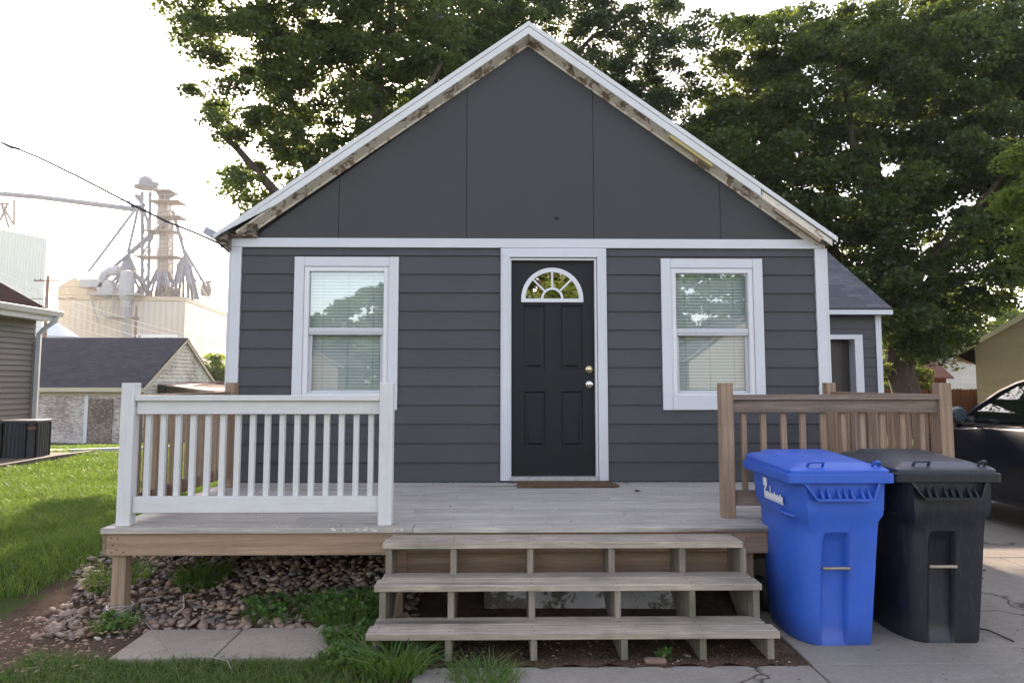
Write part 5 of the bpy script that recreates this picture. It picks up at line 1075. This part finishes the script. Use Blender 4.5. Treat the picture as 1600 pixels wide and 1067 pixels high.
# front strip
x,y=samp(56000,-3.7,.15,-3.85,-2.78); f_=np.sin(x*3.1+1.3)+np.sin(x*7.3)*.5; k=(y<-2.86+.03*f_)|((x<-2.18)&(y<-2.48+(x+2.2)*.35)); k&=~((x>-.55)&(rng.random(len(x))<.93)); k&=~((x<-2.6)&(y>-3.0)); k&=rng.random(len(x))<.8-.45*(np.sin(x*2.2+2)>.3)*(x>-1.9)
x=x[k];y=y[k]; x2,y2=samp(16000,-3.4,-.55,-8.5,-3.8); x=np.concatenate([x,x2]); y=np.concatenate([y,y2]); V,T_=blades(np.stack([x,y,tz(x,y)],1),.03+.06*rng.random(len(x))**1.5,.0048,1.1,1.2)
o=fast('front_grass',V,T_,M_grass2); props(o,'patchy low grass and clover along the bottom edge of the photo','grass',kind='stuff')
def clump(label,x,y,n,r,h,w,mat,lean=.8,z=None,leafy=0):
    a=rng.random(n)*6.283; q_=rng.random(n)**.6*r; P_=np.stack([x+np.cos(a)*q_,y+np.sin(a)*q_,np.zeros(n)],1); P_[:,2]=tz(P_[:,0],P_[:,1]) if z is None else z
    od=np.stack([np.cos(a),np.sin(a),0*a],1)*(.4+1.2*q_/r)[:,None]
    V,T_=blades(P_,h*(.45+.6*rng.random(n)),w,lean,1.4,od)
    if leafy:
        cs=[(x+random.uniform(-r,r),y+random.uniform(-r,r)*.7,T(x,y)+random.uniform(.03,h*.75)) for _ in range(leafy)]
        V2,T2=leaves(cs,[.045]*leafy,16,.032,.8,.8); T_=np.concatenate([T_,T2+len(V)]); V=np.concatenate([V,V2])
    o=fast('weed_clump',V,T_,mat,(x,y,T(x,y))); o.location=(x,y,T(x,y)); props(o,label,'weeds'); return o
clump('bushy grass tuft growing in the gravel under the left part of the deck',-2.12,-1.62,420,.16,.20,.006,M_grass,.9,leafy=20)
clump('leafy green weeds in the gravel, under the deck left of the steps',-1.42,-2.08,260,.24,.17,.006,M_weed,.9,leafy=34)
clump('dense leafy weed patch directly left of the wooden steps',-.98,-2.2,420,.19,.26,.007,M_weed,.9,leafy=70)
clump('low weeds creeping over the walkway beside the lowest step',-.86,-2.56,420,.16,.15,.006,M_weed,.9,leafy=40)
clump('large arching grass tuft in front of the left end of the lowest step',-.56,-3.0,420,.15,.21,.009,M_weed,1.3)
clump('smaller grass tuft left of the arching one, by the walkway',-.80,-2.95,360,.16,.13,.007,M_weed,1.0,leafy=30)
clump('grass tuft at the bottom of the photo in front of the steps',-.08,-3.12,360,.17,.13,.0065,M_weed,1.4)
clump('small green sprig sprouting in the soil under the lowest step',.92,-2.86,30,.03,.10,.006,M_weed,.7,leafy=5)
clump('grass growing around the foot of the corner deck post',-2.40,-2.28,200,.13,.13,.0055,M_weed,.9,leafy=14)
clump('tall grass leaning against the left side of the deck',-2.76,-1.55,420,.2,.18,.006,M_grass,.9)
clump('small weeds in the driveway crack right of the black bin',3.62,-.98,220,.12,.05,.006,M_grass,1.2,z=GZ)
clump('green weeds along the driveway joint near the parked car',4.05,-.48,260,.16,.05,.006,M_grass,1.2,z=GZ)
# gravel
import bmesh
bm=bmesh.new(); bmesh.ops.create_icosphere(bm,subdivisions=2,radius=1); IV=np.array([v.co[:] for v in bm.verts]); IT=np.array([[v.index for v in f.verts] for f in bm.faces]); bm.free()
bm=bmesh.new(); bmesh.ops.create_icosphere(bm,subdivisions=1,radius=1); IV1=np.array([v.co[:] for v in bm.verts]); IT1=np.array([[v.index for v in f.verts] for f in bm.faces]); bm.free()
def stone_mesh(P_,S_,iv,it,squash=.62):
    Vs=[];Ts=[];o=0
    for p,s in zip(P_,S_):
        ax=rng.normal(size=(3,3)); q_,_=np.linalg.qr(ax); k=np.array([1.15,.65+.3*rng.random(),.38+.35*rng.random()])
        j=1+.22*np.sin(iv@rng.normal(size=3)*2+rng.random()*6)+.10*np.sin(iv@rng.normal(size=3)*4)
        v=(iv*j[:,None]*k)@q_.T*s; v[:,2]*=squash; Vs.append(v+p); Ts.append(it+o); o+=len(iv)
    return np.concatenate(Vs),np.concatenate(Ts)
t=NT('river_stone'); isl=t.island(); v=t.coord(); n=t.noise(v,30,6,.6); n2=t.noise(v,9,4)
base=t.ramp(isl,[(0,(.09,.08,.07)),(.15,(.26,.20,.15)),(.3,(.38,.26,.16)),(.45,(.15,.10,.075)),(.58,(.42,.33,.24)),(.7,(.28,.13,.08)),(.8,(.15,.145,.145)),(.9,(.33,.21,.12)),(1,(.58,.52,.45))])
t.col(t.mix(t.ramp(n,[(.35,(.5,)*3),(.65,(0,0,0))]),t.mix(.12,base,(.42,.39,.35)),t.mix(1.,base,(.50,.38,.36),'MULTIPLY'))); t.rough(.7,.3); t.bump(n,.25,.003); M_stone=t.m
N_=5200; x=rng.uniform(-3.15,-.55,N_); y=rng.uniform(-2.45,-.1,N_)
k=(x>-3.05-.35*np.clip(y+1.9,-1,0)+.12*np.sin(y*6))&(x>-3.2+(y<-2.2)*.35+np.clip(-1.5-y,-2,0)*.0)&((x+3.2)*1.0+(y+2.45)*.55>.12)&~((y<-2.33)&(x>-2.2)&(rng.random(N_)<.75))
x=x[k];y=y[k]; s=.010+.032*rng.random(len(x))**1.8; z=tz(x,y)-.012+.03*rng.random(len(x))+.05*ss(-2.45,-1.5,y)*rng.random(len(x))
V,T_=stone_mesh(np.stack([x,y,z],1),s,IV1,IT1); o=fast('river_gravel',V,T_,M_stone); props(o,'bed of mixed river stones sloping down from under the deck','gravel',kind='stuff')
for i in range(34):
    if i<22: sx_=-2.15+i*.066+random.uniform(-.03,.03); sy_=-2.31+random.uniform(-.04,.10)
    else: sx_=random.uniform(-3.0,-2.45); sy_=random.uniform(-2.45,-1.9)
    if sx_<-2.9: sy_=max(sy_,-2.1)
    r_=random.uniform(.028,.05); V,T_=stone_mesh([(0,0,0)],[r_],IV,IT); o=fast('river_stone',V,T_,M_stone,smooth=True); o.location=(sx_,sy_,T(sx_,sy_)+r_*.35+.012)
    front=i<22
    props(o,'rounded river stone at the front edge of the gravel, next to the walkway' if front else 'flattish river stone at the open left end of the gravel bed','stone','larger stones along the walkway' if front else 'larger stones at the left end of the gravel')
for (x_,y_,r_,lb) in ((-3.30,-2.50,.05,'dark lump of rock lying on bare soil at the left edge'),(-1.10,-2.34,.022,'small whitish pebble on the walkway below the gravel'),(1.06,-2.80,.028,'brown stone in the soil under the lowest step')):
    V,T_=stone_mesh([(0,0,0)],[r_],IV,IT); o=fast('stone',V,T_,m_plain('whitish_stone',(.36,.35,.33),.7,.2,20) if 'whitish' in lb else m_plain('lone_stone',(.13,.11,.09) if 'dark' in lb else (.2,.15,.1),.8,.3,20),smooth=True); o.location=(x_,y_,T(x_,y_)+r_*.4+(.03 if 'whitish' in lb else 0)); props(o,lb,'stone')
# soil strip and litter under the steps
mb=MB(); _f=[(-.78+.06*i,-2.96+.028*math.sin(i*1.7)+random.uniform(-.018,.018),.0145) for i in range(41)]; _p=_f+[(1.66+random.uniform(-.02,.03),-2.9+.1*i,.0145) for i in range(7)]+[(1.67,-1,.0145),(-.78,-1,.0145)]
mb.add(_p,[tuple(range(len(_p)))]) 
struct('soil',mb,m_soil.m)
mb=MB()
for _ in range(520):
    x=random.uniform(-.7,1.65); y=random.uniform(-2.98,-2.3); s=random.uniform(.003,.012); a=random.random()*3.14; z=.018
    mb.add([(x+s*math.cos(a),y+s*math.sin(a),z),(x-s*.5*math.sin(a),y+s*.5*math.cos(a),z+s*.6),(x-s*math.cos(a),y-s*math.sin(a),z),(x+s*.5*math.sin(a),y-s*.5*math.cos(a),z)],[(0,1,2),(0,2,3)])
solo('litter',mb,m_plain('dry_litter',(.26,.20,.14),.9,.6,30),'scattered chips and dry crumbs on the soil under the steps','litter',(.4,-2.8,0),kind='stuff')
def crumb(n,x0,x1,y0,y1,z,s0,s1,label,c,elong=1):
    mb=MB()
    for _ in range(n):
        x=random.uniform(x0,x1); y=random.uniform(y0,y1); s=random.uniform(s0,s1); a=random.random()*3.14
        mb.add([(x+s*elong*math.cos(a),y+s*elong*math.sin(a),z),(x-s*.4*math.sin(a),y+s*.4*math.cos(a),z+s*.5),(x-s*elong*math.cos(a),y-s*elong*math.sin(a),z),(x+s*.4*math.sin(a),y-s*.4*math.cos(a),z)],[(0,1,2),(0,2,3)])
    solo('litter',mb,m_plain('litter_'+label[:8],c,.9,.5,30),label,'litter',((x0+x1)/2,(y0+y1)/2,z),kind='stuff')
crumb(150,1.5,4.6,-4.,-.6,GZ+.002,.003,.009,'fine crumbs and leaf bits scattered on the driveway',(.10,.07,.05),1.4)
crumb(700,-2.9,-.7,-2.3,-1.0,.12,.003,.012,'bits of dead leaf and bark caught among the river stones',(.16,.11,.07),1.4)
crumb(90,3.55,4.0,-.95,-.6,GZ+.002,.006,.02,'pile of leaf litter on the driveway crack beside the black bin',(.11,.07,.045),1.8)
crumb(70,-2.2,2.2,-2.2,-.15,DZ+.003,.003,.008,'tiny leaf crumbs on the deck boards',(.10,.075,.05),1.5)
crumb(900,-3.6,-2.2,-3.05,-2.1,.035,.003,.014,'dry bark chips on the bare soil left of the walkway',(.34,.22,.15),1.5)
M_twig=m_plain('twig',(.06,.04,.03),.85,.3,20)
def twig(label,pts,r,mat=M_twig,name='twig',cat='twig'): mb=MB(); mb.tube(pts,r,6); solo(name,mb,mat,label,cat,tuple(pts[0]),smooth=True)
z_=GZ+.006
twig('straight twig on the driveway right of the black bin',[(3.45,-1.32,z_),(3.62,-1.26,z_+.004),(3.80,-1.20,z_)],.006)
twig('curved twig on the driveway beside the foot of the black bin',[(2.93,-2.33,z_),(3.02,-2.45,z_+.01),(3.06,-2.62,z_)],.005)
twig('short dark twig lying in the driveway right of the bins',[(3.24,-2.75,z_),(3.33,-2.83,z_+.008),(3.36,-2.86,z_)],.007)
twig('reddish stick on the driveway near the bottom edge',[(1.58,-3.28,z_),(1.66,-3.32,z_),(1.75,-3.36,z_)],.006,m_plain('red_stick',(.28,.14,.08),.8,.2,20))
twig('thin stick lying near the bottom right corner',[(2.72,-3.28,z_),(2.80,-3.34,z_+.004),(2.86,-3.36,z_)],.004)
mb=MB(); mb.add([(1.165,-.62,DZ+.004),(1.19,-.60,DZ+.016),(1.235,-.615,DZ+.006),(1.20,-.645,DZ+.005)],[(0,1,2,3)]); solo('dry_leaf',mb,M_twig,'dark dead leaf lying on the deck right of the doormat','leaf',(1.2,-.62,DZ))
mb=MB(); mb.box(.80,.92,-2.94,-2.89,.012,.04); o=solo('brick_piece',mb,m_plain('broken_brick',(.20,.13,.10),.9,.3,18,.2,0,.6,60),'broken brick lying below the front edge of the lowest step','brick',(.86,-2.91,0),bevel=.01)
twig('thin white cord trailing over the walkway and grass',[(-2.22,-2.29,.06),(-2.12,-2.40,.04),(-2.02,-2.52,.04),(-1.93,-2.66,.042),(-1.83,-2.80,.04),(-1.72,-2.88,.05),(-1.58,-2.93,.07),(-1.46,-2.97,.06),(-1.40,-3.08,.06)],0.0019,m_plain('dull_cord',(.30,.28,.25),.6,.2,10),'cord','cord')
twig('pale bent twig in the gravel next to the corner post',[(-2.08,-2.20,.06),(-2.05,-2.12,.09),(-2.08,-2.05,.12),(-2.11,-1.98,.13)],.006,m_plain('pale_twig',(.36,.30,.24),.8,.2))
mb=MB()
for k in range(5):
    r=.083+.004*k; mb.tube([(-2.475+ r*math.cos(a)*.82,-2.085+r*math.sin(a)*.82,.055+.012*k+.010*math.sin(a*2+k)) for a in np.linspace(0,6.4,26)],.0026,5)
solo('wire_coil',mb,m_plain('grey_wire',(.35,.35,.33),.4,.2,10),'grey wire wound around the foot of the corner deck post','wire',(-2.47,-2.09,.07),smooth=True)

# ---------------------------------------------------------------- HAZE
mb=MB(); mb.box(-260,260,-60,330,-4,62); o=mb.build('haze',m_soil.m); o.data.materials.clear()
hm=bpy.data.materials.new('haze'); hm.use_nodes=True; ht=hm.node_tree; ht.nodes.clear(); ho=ht.nodes.new('ShaderNodeOutputMaterial'); hv=ht.nodes.new('ShaderNodeVolumePrincipled')
hv.inputs['Color'].default_value=(.95,.95,.95,1); hv.inputs['Density'].default_value=.0004; hv.inputs['Anisotropy'].default_value=.35; ht.links.new(hv.outputs[0],ho.inputs['Volume']); o.data.materials.append(hm)
o['kind']='stuff'; o['label']='thin bright summer haze in the air towards the elevator'
